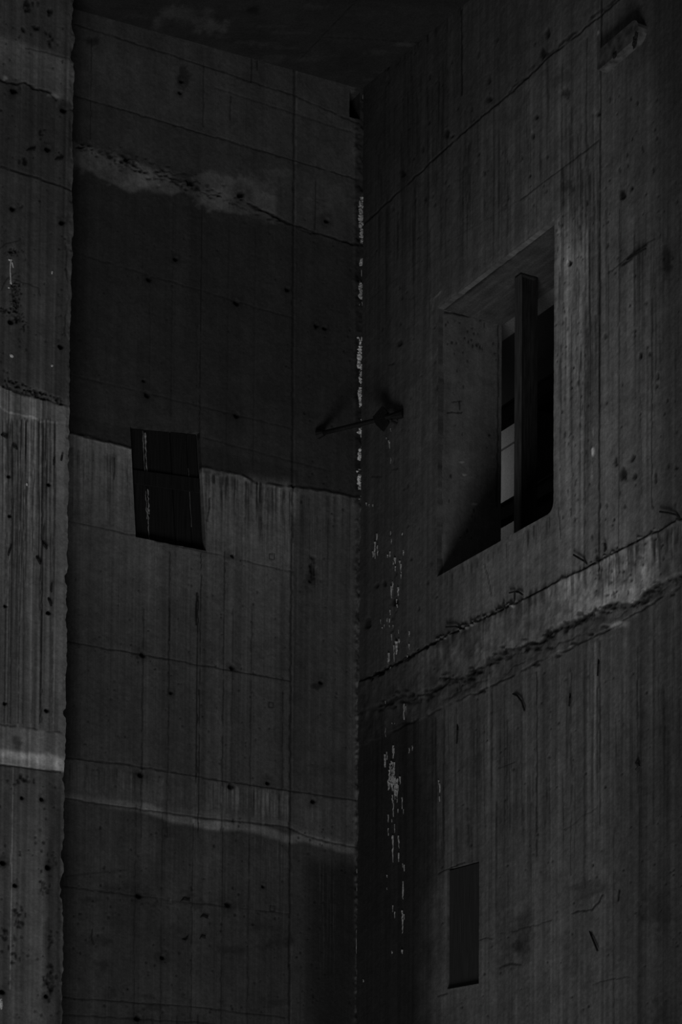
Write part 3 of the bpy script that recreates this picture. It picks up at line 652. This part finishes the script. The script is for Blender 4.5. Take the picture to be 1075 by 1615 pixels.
rz = lambda x, y: FR.at(x, y)[1]
ur = lambda x: FR.at(x, 700)[0]
wall_r = root('wall_right', 'board-formed concrete right wall with a deep window opening and a rough band', 'wall', 'structure')
seam_r = ur(945); end_r = ur(1240)
rrow = [rz(760, 1760), rz(734, 1100), rz(757, 978), rz(730, 208.6)]
def xlines(x0, x1, extra):
    xs = np.linspace(x0, x1, int((x1 - x0) / STEP) + 1); us = np.array([FR.at(x, 700)[0] for x in xs])
    for e in extra:
        if us[0] < e < us[-1]: us[np.argmin(abs(us - e))] = e
    return us
for (xa, xb, side) in ((570, 945, 'l'), (945, 1240, 'r')):
    us = xlines(xa, xb, [u_l, u_r, R2[0], R2[1]])
    if side == 'l': us[0] = 0.0
    for r in range(4):
        zt = rrow[r + 1] if r < 3 else float(ceil_z(FR.pos(us, us * 0)).max()) + .05
        zs = lines(rrow[r], zt, STEP / 176, [W_B, W_T, R2[2], R2[3]])
        h = []; cap = True; wp = None
        if side == 'l' and r == 2: h = [WIN]; cap = False
        if side == 'l' and r == 0: h = [R2]; cap = False; wp = WARP2
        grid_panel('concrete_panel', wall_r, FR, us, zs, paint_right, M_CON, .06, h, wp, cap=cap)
slab('concrete_panel', FR.pos(0, -1.5), FR.U * end_r, -FR.N * .06, UZ * (rrow[0] + 1.5), M_CON, wall_r, 32)
slab('concrete_panel', FR.pos(end_r, -1.5), FR.U * 3.0, -FR.N * .06, UZ * (CEILP[2][2] + 2.5), M_CON, wall_r, 36)

# ------------------------------------------------------------------ CEILING
def paint_ceil(p):
    X, Y = p.X, p.Y
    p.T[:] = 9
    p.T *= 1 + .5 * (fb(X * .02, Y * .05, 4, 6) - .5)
    p.spot(290, 28, 46, 18, T=19, rough=1.0, amt=.8, seed=2, fs=.06); p.spot(330, 42, 26, 12, T=21, rough=1.0, amt=.8, seed=3); p.spot(275, 18, 18, 10, T=19, rough=1.0, amt=.8, seed=4); p.spot(400, 16, 14, 6, k=.4, rough=.8, seed=5)
    p.spot(637, 70, 16, 4, T=17, rough=.5, seed=6); p.spot(582, 126, 14, 3, T=15, rough=.6, seed=7)
    p.line([(472, 95), (558, 6), (570, -8)], 1.2, .5, .01, .5, 4); p.line([(513, 59), (600, 64), (660, 68)], 1.1, .6, .006, 1, 5)
    for i in range(30):
        R = random.Random(i + 9); p.spot(R.uniform(180, 640), R.uniform(0, 120), R.uniform(8, 30), R.uniform(2, 5), T=R.choice([8, 15, 16]), amt=.6, rough=.9, seed=i)
    p.T *= 1 + .3 * p.n1 + .35 * p.n2 + .3 * p.n3
    p.H += .004 * p.n1 + .004 * p.n2
class CFrame(Frame): pass
c_o = CEILP[1]
cu_ = CEILP[0] - CEILP[1]; cu_ /= np.linalg.norm(cu_); cv_ = CEILP[2] - CEILP[1]; cv_ = cv_ - cu_ * (cv_ @ cu_); cv_ /= np.linalg.norm(cv_)
class Tilt:
    O = c_o; U = cu_; N = CN
    def pos(s, u, z, h=0.0):
        u = np.asarray(u, float); z = np.asarray(z, float); return s.O + u[..., None] * cu_ + z[..., None] * cv_
ceil_ = root('ceiling', 'blackened concrete ceiling slab above the corner', 'ceiling', 'structure')
tl = Tilt()
def cuv(X, Y):
    P = hit(X, Y, c_o, CN) - c_o; return P @ cu_, P @ cv_
jl = (cuv(472, 95)[0] + cuv(558, 6)[0]) / 2
UZ_keep = UZ
def ceil_panel(us, zs):
    U, Z = np.meshgrid(us, zs, indexing='ij'); sh = U.shape; U = U.ravel(); Z = Z.ravel()
    P0 = tl.pos(U, Z); X, Y = project(P0)
    p = Painter(U.astype(np.float32), Z.astype(np.float32), X.astype(np.float32), Y.astype(np.float32)); paint_ceil(p)
    V = P0 + p.H[:, None] * CN; idx = np.arange(len(U)).reshape(sh)
    q = np.stack([idx[:-1, :-1].ravel(), idx[1:, :-1].ravel(), idx[1:, 1:].ravel(), idx[:-1, 1:].ravel()], 1)
    if np.cross(cu_, cv_) @ CN < 0: q = q[:, ::-1]
    ring = np.concatenate([idx[:, 0], idx[-1, 1:], idx[::-1, -1][1:], idx[0, ::-1][1:-1]]); k = len(ring); n = len(V)
    V = np.concatenate([V, V[ring], V[ring] - CN * .2]); i = np.arange(k); j = (i + 1) % k
    sk = np.stack([n + i, n + j, n + k + j, n + k + i], 1)
    F = [tuple(map(int, f)) for f in q] + [tuple(map(int, f)) for f in sk] + [tuple(int(n + k + t) for t in range(k))]
    mesh_obj('ceiling_panel', V, F, M_CEIL, ceil_, np.concatenate([p.T, p.T[ring], p.T[ring]]))
cz1 = 6.0
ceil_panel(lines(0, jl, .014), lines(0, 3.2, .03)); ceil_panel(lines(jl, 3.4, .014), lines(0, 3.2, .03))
slab('ceiling_panel', tl.pos(-.0, 3.2), cu_ * 5.5, cv_ * 4, -CN * .2, M_CEIL, ceil_, 12)
slab('ceiling_panel', tl.pos(3.4, 0), cu_ * 2.1, cv_ * 3.2, -CN * .2, M_CEIL, ceil_, 12)

# ------------------------------------------------------------------ WINDOW OPENING
u0, u1, z0, z1 = WIN
def reveal_depth():
    lo_, hi_ = .1, 3.0
    for _ in range(40):
        m = (lo_ + hi_) / 2; x, _y = project(FR.pos(u0, (z0 + z1) / 2, -m))
        if x < 790: lo_ = m
        else: hi_ = m
    return m
RD = reveal_depth()
win = root('window_1', 'deep rectangular window opening through the right wall, pale left reveal', 'window', 'structure')
class FS(Frame): pass
def paint_reveal(p):
    p.T[:] = 35; p.streaks(.12, 12, 1, 3, 5)
    X, Y = p.X, p.Y
    p.line([(692, 492), (745, 498), (790, 504)], 2.2, .35, .015, 2, 3); p.line([(786, 504), (785, 640), (784, 800)], 1.4, .5, .006, 1.5, 4)
    for i in range(46):
        R = random.Random(i); p.spot(R.uniform(696, 786), R.choice([R.uniform(500, 560), R.uniform(560, 860)]), R.uniform(.8, 2.2), R.uniform(1, 4), k=.4, rough=.5, depth=.004, seed=i, fs=.3)
    for a in ([(712, 634), (727, 633)], [(724, 633), (724, 646)], [(706, 652), (728, 651)], ): p.line(a, 1.6, .4, .003, 2, 6, .3)
    for x, y in ((728, 729), (732, 749), (748, 795)): p.spot(x, y, 4, 1.6, T=55, rough=.8, seed=x)
    m = 1 - ss(4, 8, X - 690 + 8 * p.n2); p.mix(m * .6, 40); p.H += .02 * m * p.n2 * 2
    m = 1 - ss(2, 3.5, abs(X - 691.5)); p.mix(m * .5, 16)
    p.T *= 1 + .25 * p.n1 + .25 * p.n2 + .2 * p.n3; p.H += .006 * p.n1 + .004 * p.n2
fl = Frame(FR.pos(u0, 0.0), DB, FR.U)                       # left reveal: u goes into the wall, faces along the wall
grid_panel('left_reveal', win, fl, lines(0.05, RD, .010), lines(z0, z1, .0105), paint_reveal, M_CON, .15)
slab('right_reveal', FR.pos(u1, z0, -.06), -FR.N * (RD - .06), FR.U * .15, UZ * (z1 - z0), M_CON, win, 36)
slab('sill', FR.pos(u0, z0, -.06), FR.U * (u1 - u0), -FR.N * (RD - .06), -UZ * .15, M_CON, win, 30)
# soffit with board grain
class SF:
    O = FR.pos(u0, z1); U = FR.U; N = -UZ
nu_, nd_ = 160, 70
a_ = np.linspace(0, u1 - u0, nu_); b_ = np.linspace(.055, RD, nd_); A_, B_ = np.meshgrid(a_, b_, indexing='ij'); A_ = A_.ravel(); B_ = B_.ravel()
n_ = fb(A_ * 3, B_ * 30, 3, 4) - .5; n2_ = fb(A_ * 6, B_ * 6, 3, 8) - .5
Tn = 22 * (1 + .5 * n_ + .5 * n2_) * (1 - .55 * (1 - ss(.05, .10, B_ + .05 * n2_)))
Vn = SF.O + A_[:, None] * FR.U - B_[:, None] * FR.N + (UZ * (.012 * n2_ + .008 * n_)[:, None]); idx = np.arange(nu_ * nd_).reshape(nu_, nd_)
q = np.stack([idx[:-1, :-1].ravel(), idx[:-1, 1:].ravel(), idx[1:, 1:].ravel(), idx[1:, :-1].ravel()], 1)
rg = np.concatenate([idx[:, 0], idx[-1, 1:], idx[::-1, -1][1:], idx[0, ::-1][1:-1]]); k_ = len(rg); nn = len(Vn); i_ = np.arange(k_); j_ = (i_ + 1) % k_
V2 = np.concatenate([Vn, Vn[rg], Vn[rg] + UZ * .15]); F2 = [tuple(map(int, f)) for f in q] + [tuple(map(int, f)) for f in np.stack([nn + i_, nn + j_, nn + k_ + j_, nn + k_ + i_], 1)] + [tuple(int(nn + k_ + t) for t in range(k_))]
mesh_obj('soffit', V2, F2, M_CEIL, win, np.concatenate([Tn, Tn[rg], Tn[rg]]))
# rounded mortar fillet in the lower right corner
r_ = .085; pts = [(u1, z0)] + [(u1 - r_ + r_ * math.sin(t), z0 + r_ - r_ * math.cos(t)) for t in np.linspace(0, math.pi / 2, 8)]
fv = [FR.pos(a, b, .0) for a, b in pts] + [FR.pos(a, b, -.25) for a, b in pts]; n = len(pts)
mesh_obj('mortar_fillet', fv, [tuple(range(n))[::-1], tuple(range(n, 2 * n))] + [(i, (i + 1) % n, n + (i + 1) % n, n + i) for i in range(n)], M_CON, win, 50)

# room beyond the window
back = root('wall_beyond', 'dark concrete walls of the space seen through the window opening', 'wall', 'structure')
hb = 1.9; ru0 = -3.2; rl_ = 7.2
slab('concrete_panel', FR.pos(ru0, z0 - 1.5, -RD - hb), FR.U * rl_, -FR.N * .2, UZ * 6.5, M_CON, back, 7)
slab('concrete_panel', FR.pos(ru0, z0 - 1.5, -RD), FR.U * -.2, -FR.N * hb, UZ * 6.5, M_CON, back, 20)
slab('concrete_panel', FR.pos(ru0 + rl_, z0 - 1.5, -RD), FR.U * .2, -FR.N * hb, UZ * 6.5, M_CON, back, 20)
slab('concrete_panel', FR.pos(ru0, z1 + .10, -RD), FR.U * rl_, -FR.N * .3, UZ * .2, M_CEIL, back, 40)  # ceiling near the opening paler: the fade of light is put into colour
slab('concrete_panel', FR.pos(ru0, z1 + .10, -RD - .3), FR.U * rl_, -FR.N * (hb - .1), UZ * .2, M_CEIL, back, 7)  # rest of that ceiling, the dark end of the painted light fade
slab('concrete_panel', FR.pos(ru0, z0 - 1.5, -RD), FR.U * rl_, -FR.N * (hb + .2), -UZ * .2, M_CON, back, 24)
def place_on(X, Y, off): return FR.at(X, Y, off)
# pale concrete column beyond
co = -RD - 1.3
ca = place_on(786, 700, co); cb = place_on(822, 700, co)
colm = root('concrete_column', 'pale concrete column seen in the narrow gap left of the steel post', 'column')
slab('shaft', FR.pos(ca[0] - .2, z0 - 1.45, co), FR.U * (cb[0] - ca[0] + .2), -FR.N * .4, UZ * (place_on(800, 628, co)[1] - z0 + 1.45), M_CON, colm, 62)
slab('formwork_band', FR.pos(ca[0] - .2, place_on(800, 706, co)[1], co + .001), FR.U * (cb[0] - ca[0] + .2), FR.N * .006, UZ * .018, M_CON, colm, 30)
ll = bpy.data.lights.new('column_fill_lamp', 'AREA'); ll.size = .5; ll.energy = 3.3; lb = bpy.data.objects.new('column_fill_lamp', ll); col.objects.link(lb)  # unseen lamp added to brighten the column in the gap
lb.location = FR.pos(ca[0] - .8, place_on(800, 735, co)[1], co + .45)
dv = Vector(FR.pos((ca[0] + cb[0]) / 2, place_on(800, 745, co)[1], co)) - lb.location; lb.rotation_euler = dv.to_track_quat('-Z', 'Y').to_euler(); ll.spread = math.radians(150)
# two beams beyond
for (ya, yb, lab) in ((640, 666, 'dark horizontal beam behind the window opening, the upper of two'), (793, 820, 'dark horizontal beam behind the window opening, the lower of two')):
    ob = co + .75; pa = place_on(791, ya, ob); pb = place_on(791, yb, ob)
    rl = root('steel_beam', lab, 'beam', None, 'beams behind the window opening')
    h = pa[1] - pb[1]
    slab('top_flange', FR.pos(ru0, pa[1] - .02, ob), FR.U * rl_, -FR.N * .12, UZ * .02, M_BLACK, rl)
    slab('bottom_flange', FR.pos(ru0, pb[1], ob), FR.U * rl_, -FR.N * .12, UZ * .02, M_BLACK, rl)
    slab('web', FR.pos(ru0, pb[1] + .02, ob - .02), FR.U * rl_, -FR.N * .02, UZ * (h - .04), M_BLACK, rl)
# steel post (H section)
def on_z(X, Y, z): return hit(X, Y, np.array([0, 0, z]), UZ)
pc = on_z(821, 429, z1); pd = float((pc - FR.O) @ FR.N); pu1 = float((pc - FR.O) @ FR.U)
pu0 = place_on(811, 600, pd)[0]; pw = pu1 - pu0; dep = .185
post = root('steel_post', 'dark vertical steel post standing inside the window opening from sill to soffit', 'post')
ph = z1 - z0 - .024
slab('flange', FR.pos(pu0, z0 + .012, pd), FR.U * pw, -FR.N * .016, UZ * ph, M_POSTF, post, None)['label'] = 'front flange with light painted into its paler colour'
slab('flange', FR.pos(pu0, z0 + .012, pd - dep + .016), FR.U * pw, -FR.N * .016, UZ * ph, M_POST, post)
slab('web', FR.pos(pu0 + pw * .5 - .008, z0 + .012, pd - .016), FR.U * .016, -FR.N * (dep - .032), UZ * ph, M_POST, post)
slab('base_plate', FR.pos(pu0 - .03, z0, pd + .03), FR.U * (pw + .06), -FR.N * (dep + .06), UZ * .012, M_POST, post)
slab('cap_plate', FR.pos(pu0, z1 - .02, pd), FR.U * pw, -FR.N * dep, UZ * .012, M_POST, post)

# ------------------------------------------------------------------ BOARDED OPENING IN THE BACK WALL
op = root('window_2', 'crooked opening in the back wall, its edges leaning, closed with dark boards', 'window', 'structure')
lining('opening', FB, Q1, .12, op, 22, M_CON, True)
sh = root('board_shutter', 'blackened board shutter closing the crooked opening in the back wall', 'shutter')
def bil(q, a, b):                                           # a: left to right in view, b: bottom to top
    (A, B, C, D) = [np.array(c) for c in q]; return (B * (1 - a) + A * a) * (1 - b) + (C * (1 - a) + D * a) * b
def quad_board(name, a0, a1, b0, b1, d0, d1, mat, parent):
    cs = [bil(Q1, a0, b0), bil(Q1, a1, b0), bil(Q1, a1, b1), bil(Q1, a0, b1)]
    f = [FB.pos(c[0], c[1], -d0) for c in cs]; b = [FB.pos(c[0], c[1], -d1) for c in cs]
    return mesh_obj(name, f + b, [(0, 1, 2, 3), (7, 6, 5, 4), (4, 5, 1, 0), (5, 6, 2, 1), (6, 7, 3, 2), (7, 4, 0, 3)], mat, parent)
ed = [.015, .225, .60, .835, .985]
for i in range(4): quad_board('plank', ed[i] + .008, ed[i + 1] - .008, .004, .996, .05 + .006 * (i % 2), .085, M_WOOD, sh)
quad_board('batten', .03, .97, .50, .62, .036, .049, M_WOOD, sh)
parts = []
for (a, b0, b1, wd) in ((.21, .62, .985, .004), (.238, .62, .97, .008), (.205, .2, .45, .004), (.236, .25, .47, .009), (.222, .02, .3, .006), (.835, .2, .7, .0018)):
    R = random.Random(int(a * 1000)); n = 14; pts = []; rs = []
    for i in range(n):
        b = b0 + (b1 - b0) * i / (n - 1); c = bil(Q1, a + R.uniform(-.006, .006), b); pts.append(FB.pos(c[0], c[1], -.049)); rs.append(wd * R.uniform(.3, 1.1))
    parts.append(tube(pts, rs, 6, .3, int(a * 99)))
M_LIME2 = plain_material('grey_lime_streak', 52, .9, .4, 90)
for pt_ in parts: mesh_obj('lime_streak', *pt_, M_LIME2, sh)

# ------------------------------------------------------------------ BOARDED RECESS LOW IN THE RIGHT WALL
op2 = root('window_3', 'narrow upright recess low in the right wall', 'window', 'structure')
lining('recess', FR, Q2, .10, op2, 30, M_CON, True)
bd = root('infill_board', 'dark upright infill board set in the narrow recess low on the right wall', 'board')
def quad_board2(name, a0, a1, b0, b1, d0, d1, mat, parent):
    (A, B, C, D) = [np.array(c) for c in Q2]
    g = lambda a, b: (A * (1 - a) + B * a) * (1 - b) + (D * (1 - a) + C * a) * b
    cs = [g(a0, b0), g(a1, b0), g(a1, b1), g(a0, b1)]
    f = [FR.pos(c[0], c[1], -d0) for c in cs]; b = [FR.pos(c[0], c[1], -d1) for c in cs]
    return mesh_obj(name, f + b, [(3, 2, 1, 0), (4, 5, 6, 7), (0, 1, 5, 4), (1, 2, 6, 5), (2, 3, 7, 6), (3, 0, 4, 7)], mat, parent)
M_BRD = plain_material('grained_board', 15, .8, .6, 10, (30, 30, .3))
for i in range(3): quad_board2('plank', i / 3 + .006, (i + 1) / 3 - .004, .012, .99, .02, .06, M_BRD, bd)
quad_board2('ledge_strip', .02, .99, -.006, .008, -.006, .05, plain_material('pale_edge', 40), bd)

# ------------------------------------------------------------------ BRACE ACROSS THE CORNER
pA = FB.pt(501, 689); pB = FR.pt(636, 648); pA[2] = pB[2] = (pA[2] + pB[2]) / 2
dirb = pB - pA; Lb = np.linalg.norm(dirb); dirb = dirb / Lb
br = root('corner_brace', 'rusty steel brace rod with clamp plates spanning the wall corner', 'brace')
mesh_obj('rod', *tube([pA, pA + dirb * .3, pA + dirb * .7, pB], .022, 10), M_BLACK, br, smooth=True)
side = np.cross(dirb, UZ); side /= np.linalg.norm(side)
tc = min(np.linspace(0, 1, 200), key=lambda t: abs(project((pA + dirb * Lb * t)[None])[0][0] - 600.5)); cpt = pA + dirb * Lb * tc
# clamp: two kite shaped plates
def kite(off, nm):
    o2 = []
    for sgn in (-1, 1):
        for (a, b) in ((-.085, .03), (.02, .115), (.075, .05), (.085, -.05), (.02, -.125), (-.05, -.05)):
            o2.append(cpt + dirb * (a + off) + UZ * b + side * .02 * sgn)
    n = 6
    mesh_obj(nm, o2, [tuple(range(n))[::-1], tuple(range(n, 2 * n))] + [(i, (i + 1) % n, n + (i + 1) % n, n + i) for i in range(n)], M_BLACK, br)
kite(0, 'clamp_plate')
mesh_obj('wing_nut', *join([tube([cpt + dirb * .06, cpt + dirb * .15], .032, 8), tube([cpt + dirb * .12 - UZ * .05 + side * .02, cpt + dirb * .17 - UZ * .075 - side * .02], .014, 6)]), M_BLACK, br)
mesh_obj('sleeve', *tube([pB - dirb * .13, pB], [.03, .045], 10), M_BLACK, br)
mesh_obj('anchor', *tube([pA, pA + dirb * .07], [.05, .03], 10), M_BLACK, br)

# ------------------------------------------------------------------ BLOCK HIGH ON THE RIGHT WALL
bk = root('anchor_block', 'short weathered block with worn face fixed high on the right wall', 'block')
ba = FR.at(957, 100); bb_ = FR.at(1018, 50)
uu0, uu1 = FR.at(955, 98)[0], FR.at(1020, 60)[0]; zz0 = (FR.at(962, 108)[1] + FR.at(1020, 66)[1]) / 2; zz1 = (FR.at(956, 86)[1] + FR.at(1006, 42)[1]) / 2
prof = [(uu0, zz0 + .02), (uu0 + .02, zz0), (uu1 - .12, zz0)]
hh = (zz1 - zz0) / 2
prof += [(uu1 - hh + hh * math.sin(t), (zz0 + zz1) / 2 - hh * math.cos(t)) for t in np.linspace(.1, math.pi - .1, 9)] + [(uu0 + .02, zz1), (uu0, zz1 - .02)]
n = len(prof); vv = [FR.pos(a, b, .09) for a, b in prof] + [FR.pos(a, b, .0) for a, b in prof]
ob_ = mesh_obj('body', vv, [tuple(range(n)), tuple(range(n, 2 * n))[::-1]] + [((i + 1) % n, i, n + i, n + (i + 1) % n) for i in range(n)], plain_material('weathered_block', 27, .85, .6, 14), bk)
parts = []
for (x, y, ru, rz_) in ((969, 87, .03, .025), (1000, 66, .03, .05), (1003, 56, .022, .03)):
    c = FR.at(x, y, .09); mesh_obj('tar_blotch', *lump(FR.pos(c[0], c[1], .09), FR, ru, rz_, .012, x), M_RUST, bk)

# ------------------------------------------------------------------ REBAR STUBS (parts of the walls they are cast into)
def rebar(fr, pts, parent, r=.011, lift=.05, name='rebar_stub'):
    P = []
    n = len(pts)
    for i, (x, y) in enumerate(pts):
        h = -.02 if i == 0 else lift * min(1, i / max(1, n - 1) + .35)
        P.append(fr.pt(x, y, h))
    mesh_obj(name, *tube(P, r, 6), M_RUST, parent)
for pts in ([(0, 685), (5, 687), (12, 691)], [(28, 710), (25, 706), (19, 703)], [(96, 728), (97, 724), (98, 718)], [(84, 736), (85, 730), (85, 725)], [(65, 852), (69, 859), (74, 866)], [(55, 875), (60, 882), (64, 890)], [(12, 879), (14, 872), (17, 863)], [(81, 936), (80, 930), (81, 924)], [(74, 940), (78, 948), (81, 956)], [(39, 239), (46, 238), (55, 236)], [(84, 253), (90, 252), (99, 251)]):
    rebar(FP, pts, pier, .010, .018)
for pts in ([(930, 893), (921, 885), (914, 881), (904, 875)], [(952, 872), (955, 866), (953, 857)], [(1078, 822), (1066, 812), (1054, 809), (1040, 807)], [(811, 954), (811, 944), (811, 933), (803, 935)], [(811, 933), (818, 934), (824, 938)], [(732, 998), (726, 991), (718, 988), (703, 989)], [(793, 962), (793, 956), (794, 951)],
            [(722, 1137), (721, 1152), (720, 1173)], [(805, 1093), (815, 1097), (822, 1106), (827, 1121)], [(945, 1036), (943, 1048), (942, 1066)], [(900, 1090), (898, 1102), (897, 1114)], [(1000, 1206), (1006, 1200), (1008, 1208), (1002, 1214)], [(928, 1464), (933, 1478), (942, 1500)], [(985, 413), (998, 404), (1018, 392)]):
    rebar(FR, pts, wall_r, .0085, .022)
for pts in ([(281, 1423), (290, 1419), (299, 1421)], [(283, 1480), (292, 1484), (296, 1480)], [(312, 1449), (320, 1445), (328, 1449)], [(312, 1483), (318, 1478), (324, 1480)]):
    rebar(FB, pts, wall_b, .008, .018)

# ------------------------------------------------------------------ LIME (children of the walls they grow on)
def crust(fr, x0, x1, ya, yb, parent, n=None, seed=0, mat=M_LIME):
    R = random.Random(seed); parts = []
    n = n or int((yb - ya) / 3.2)
    for i in range(n):
        x = R.uniform(x0, x1); y = R.uniform(ya, yb); c = fr.pt(x, y)
        parts.append(lump(c, fr, R.uniform(.018, .034), R.uniform(.018, .04), R.uniform(.012, .03), seed * 50 + i, 7, 4))
    o = mesh_obj('lime_crust', *join(parts), mat, parent); return o
FC = Frame(CORNER, (-DB - DR) / math.sqrt(2) * 0 - DB, -DR)
M_LIMED = plain_material('old_lime', 62, .9, .4, 90)
for i, (ya, yb, xa, xb) in enumerate(((305, 345, 569, 573), (345, 418, 569.5, 573.5), (446, 492, 567.5, 572), (533, 585, 566.5, 572.5), (585, 645, 567.5, 571.5), (664, 690, 567, 571), (698, 722, 566.5, 571.5), (741, 752, 566, 571), (752, 790, 566.5, 571.5))):
    crust(FB, xa - 1.5, xb - 2.0, ya, yb, wall_b, int((yb - ya) * .9), i, M_LIME if ya > 500 else M_LIMED)
parts = []
R = random.Random(5)
def drip(x, y, L, r=.006, sway=1.0):
    n = max(3, int(L / 4) + 2); pts = []; rs = []
    for i in range(n):
        t = i / (n - 1); pts.append(FR.pt(x + R.uniform(-.5, .5) * sway, y + L * t, .002)); rs.append(r * R.uniform(.5, 1.2) * (1 - .5 * t))
    parts.append(tube(pts, rs, 5, .2, int(x * y)))
for x, y, L, r in ((594, 842, 10, .008), (591, 855, 26, .012), (595, 860, 16, .008), (588, 870, 9, .008), (616, 838, 6, .007), (617, 850, 8, .006), (634, 840, 4, .008), (615, 870, 8, .012), (611, 875, 4, .008), (636, 868, 8, .008), (623, 880, 9, .012), (620, 885, 6, .006), (623, 893, 8, .008), (631, 885, 6, .01), (632, 890, 10, .009), (632, 901, 3, .008), (632, 906, 7, .008), (619, 918, 12, .008), (617, 925, 18, .01), (628, 927, 12, .013), (625, 945, 6, .007), (626, 954, 4, .009), (615, 962, 8, .007), (610, 975, 6, .008), (614, 976, 6, .008), (600, 977, 7, .005), (606, 985, 4, .006), (614, 986, 3, .008), (620, 986, 3, .006), (603, 990, 2, .007), (617, 1000, 10, .006), (628, 993, 6, .006), (645, 996, 8, .009), (645, 1016, 8, .008), (625, 1012, 20, .018), (629, 1008, 6, .012), (621, 1018, 26, .008), (613, 1030, 14, .014), (612, 1038, 8, .008), (642, 1034, 3, .006), (616, 1052, 8, .009), (622, 1054, 6, .007), (616, 1062, 4, .007), (597, 1066, 3, .007), (642, 1070, 12, .006), (609, 1084, 22, .010), (637, 1110, 25, .012), (640, 1114, 10, .008), (608, 1148, 14, .008), (608, 1100, 10, .006), (618, 1140, 2, .006), (622, 1140, 2, .006),
                   (607, 1190, 20, .016), (610, 1186, 12, .01), (620, 1176, 20, .016), (621, 1180, 8, .012), (631, 1225, 12, .01), (623, 1224, 30, .014), (626, 1230, 28, .012), (619, 1254, 12, .010), (620, 1262, 26, .008), (626, 1260, 6, .006), (634, 1258, 18, .008), (636, 1276, 8, .006), (627, 1276, 6, .006), (612, 1285, 12, .006), (618, 1292, 5, .006), (612, 1306, 12, .006), (622, 1300, 14, .006), (619, 1318, 8, .014), (619.5, 1322, 38, .009), (628, 1318, 10, .012), (629, 1324, 14, .008), (628.5, 1345, 14, .009), (635, 1362, 6, .006), (637, 1364, 10, .007), (610, 1380, 4, .006), (610, 1400, 3, .006), (635, 1390, 28, .009), (619, 1428, 10, .007), (622, 1438, 10, .006), (634, 1436, 5, .014), (634.5, 1440, 32, .009), (637, 1442, 8, .006), (618, 1500, 4, .007), (634, 1498, 6, .012), (692, 1231, 6, .013), (693, 1236, 14, .009), (693, 1256, 8, .010), (573, 1545, 4, .008), (613, 695, 4, .008), (609, 690, 3, .007), (614, 697, 10, .007), (616, 722, 9, .005), (616, 676, 4, .008), (578, 793, 5, .007), (582, 795, 4, .007), (588, 795, 4, .007), (650, 1176, 8, .008), (645, 1180, 8, .007)):
    drip(x, y, L, r)
for i in range(34):
    x = R.gauss(618, 3.2); y = R.uniform(1200, 1240); drip(x, y, R.uniform(5, 14), R.uniform(.007, .013))
for i in range(12): drip(R.gauss(624, 2.2), R.uniform(1228, 1250), R.uniform(6, 14), R.uniform(.006, .011))
ld_ = mesh_obj('lime_drips', *join(parts), M_LIMED, wall_r); ld_['kind'] = 'stuff'; ld_['label'] = 'white lime drips running down beside the corner'
parts = []
for (x, y, ru, rz_) in ((18, 561, .018, .018), (82, 577, .013, .013), (82, 430, .009, .018), (16, 410, .02, .012), (17, 445, .012, .02), (14, 454, .010, .008), (2, 1582, .014, .05), (42, 764, .012, .016)):
    parts.append(lump(FP.pt(x, y), FP, ru, rz_, .012, x))
for pts in ([(17, 410), (16, 425), (17, 446)], [(19, 414), (21, 422)]): parts.append(tube([FP.pt(x, y, .003) for x, y in pts], .006, 5, .3))
mesh_obj('lime_spot', *join(parts), M_LIME, pier)
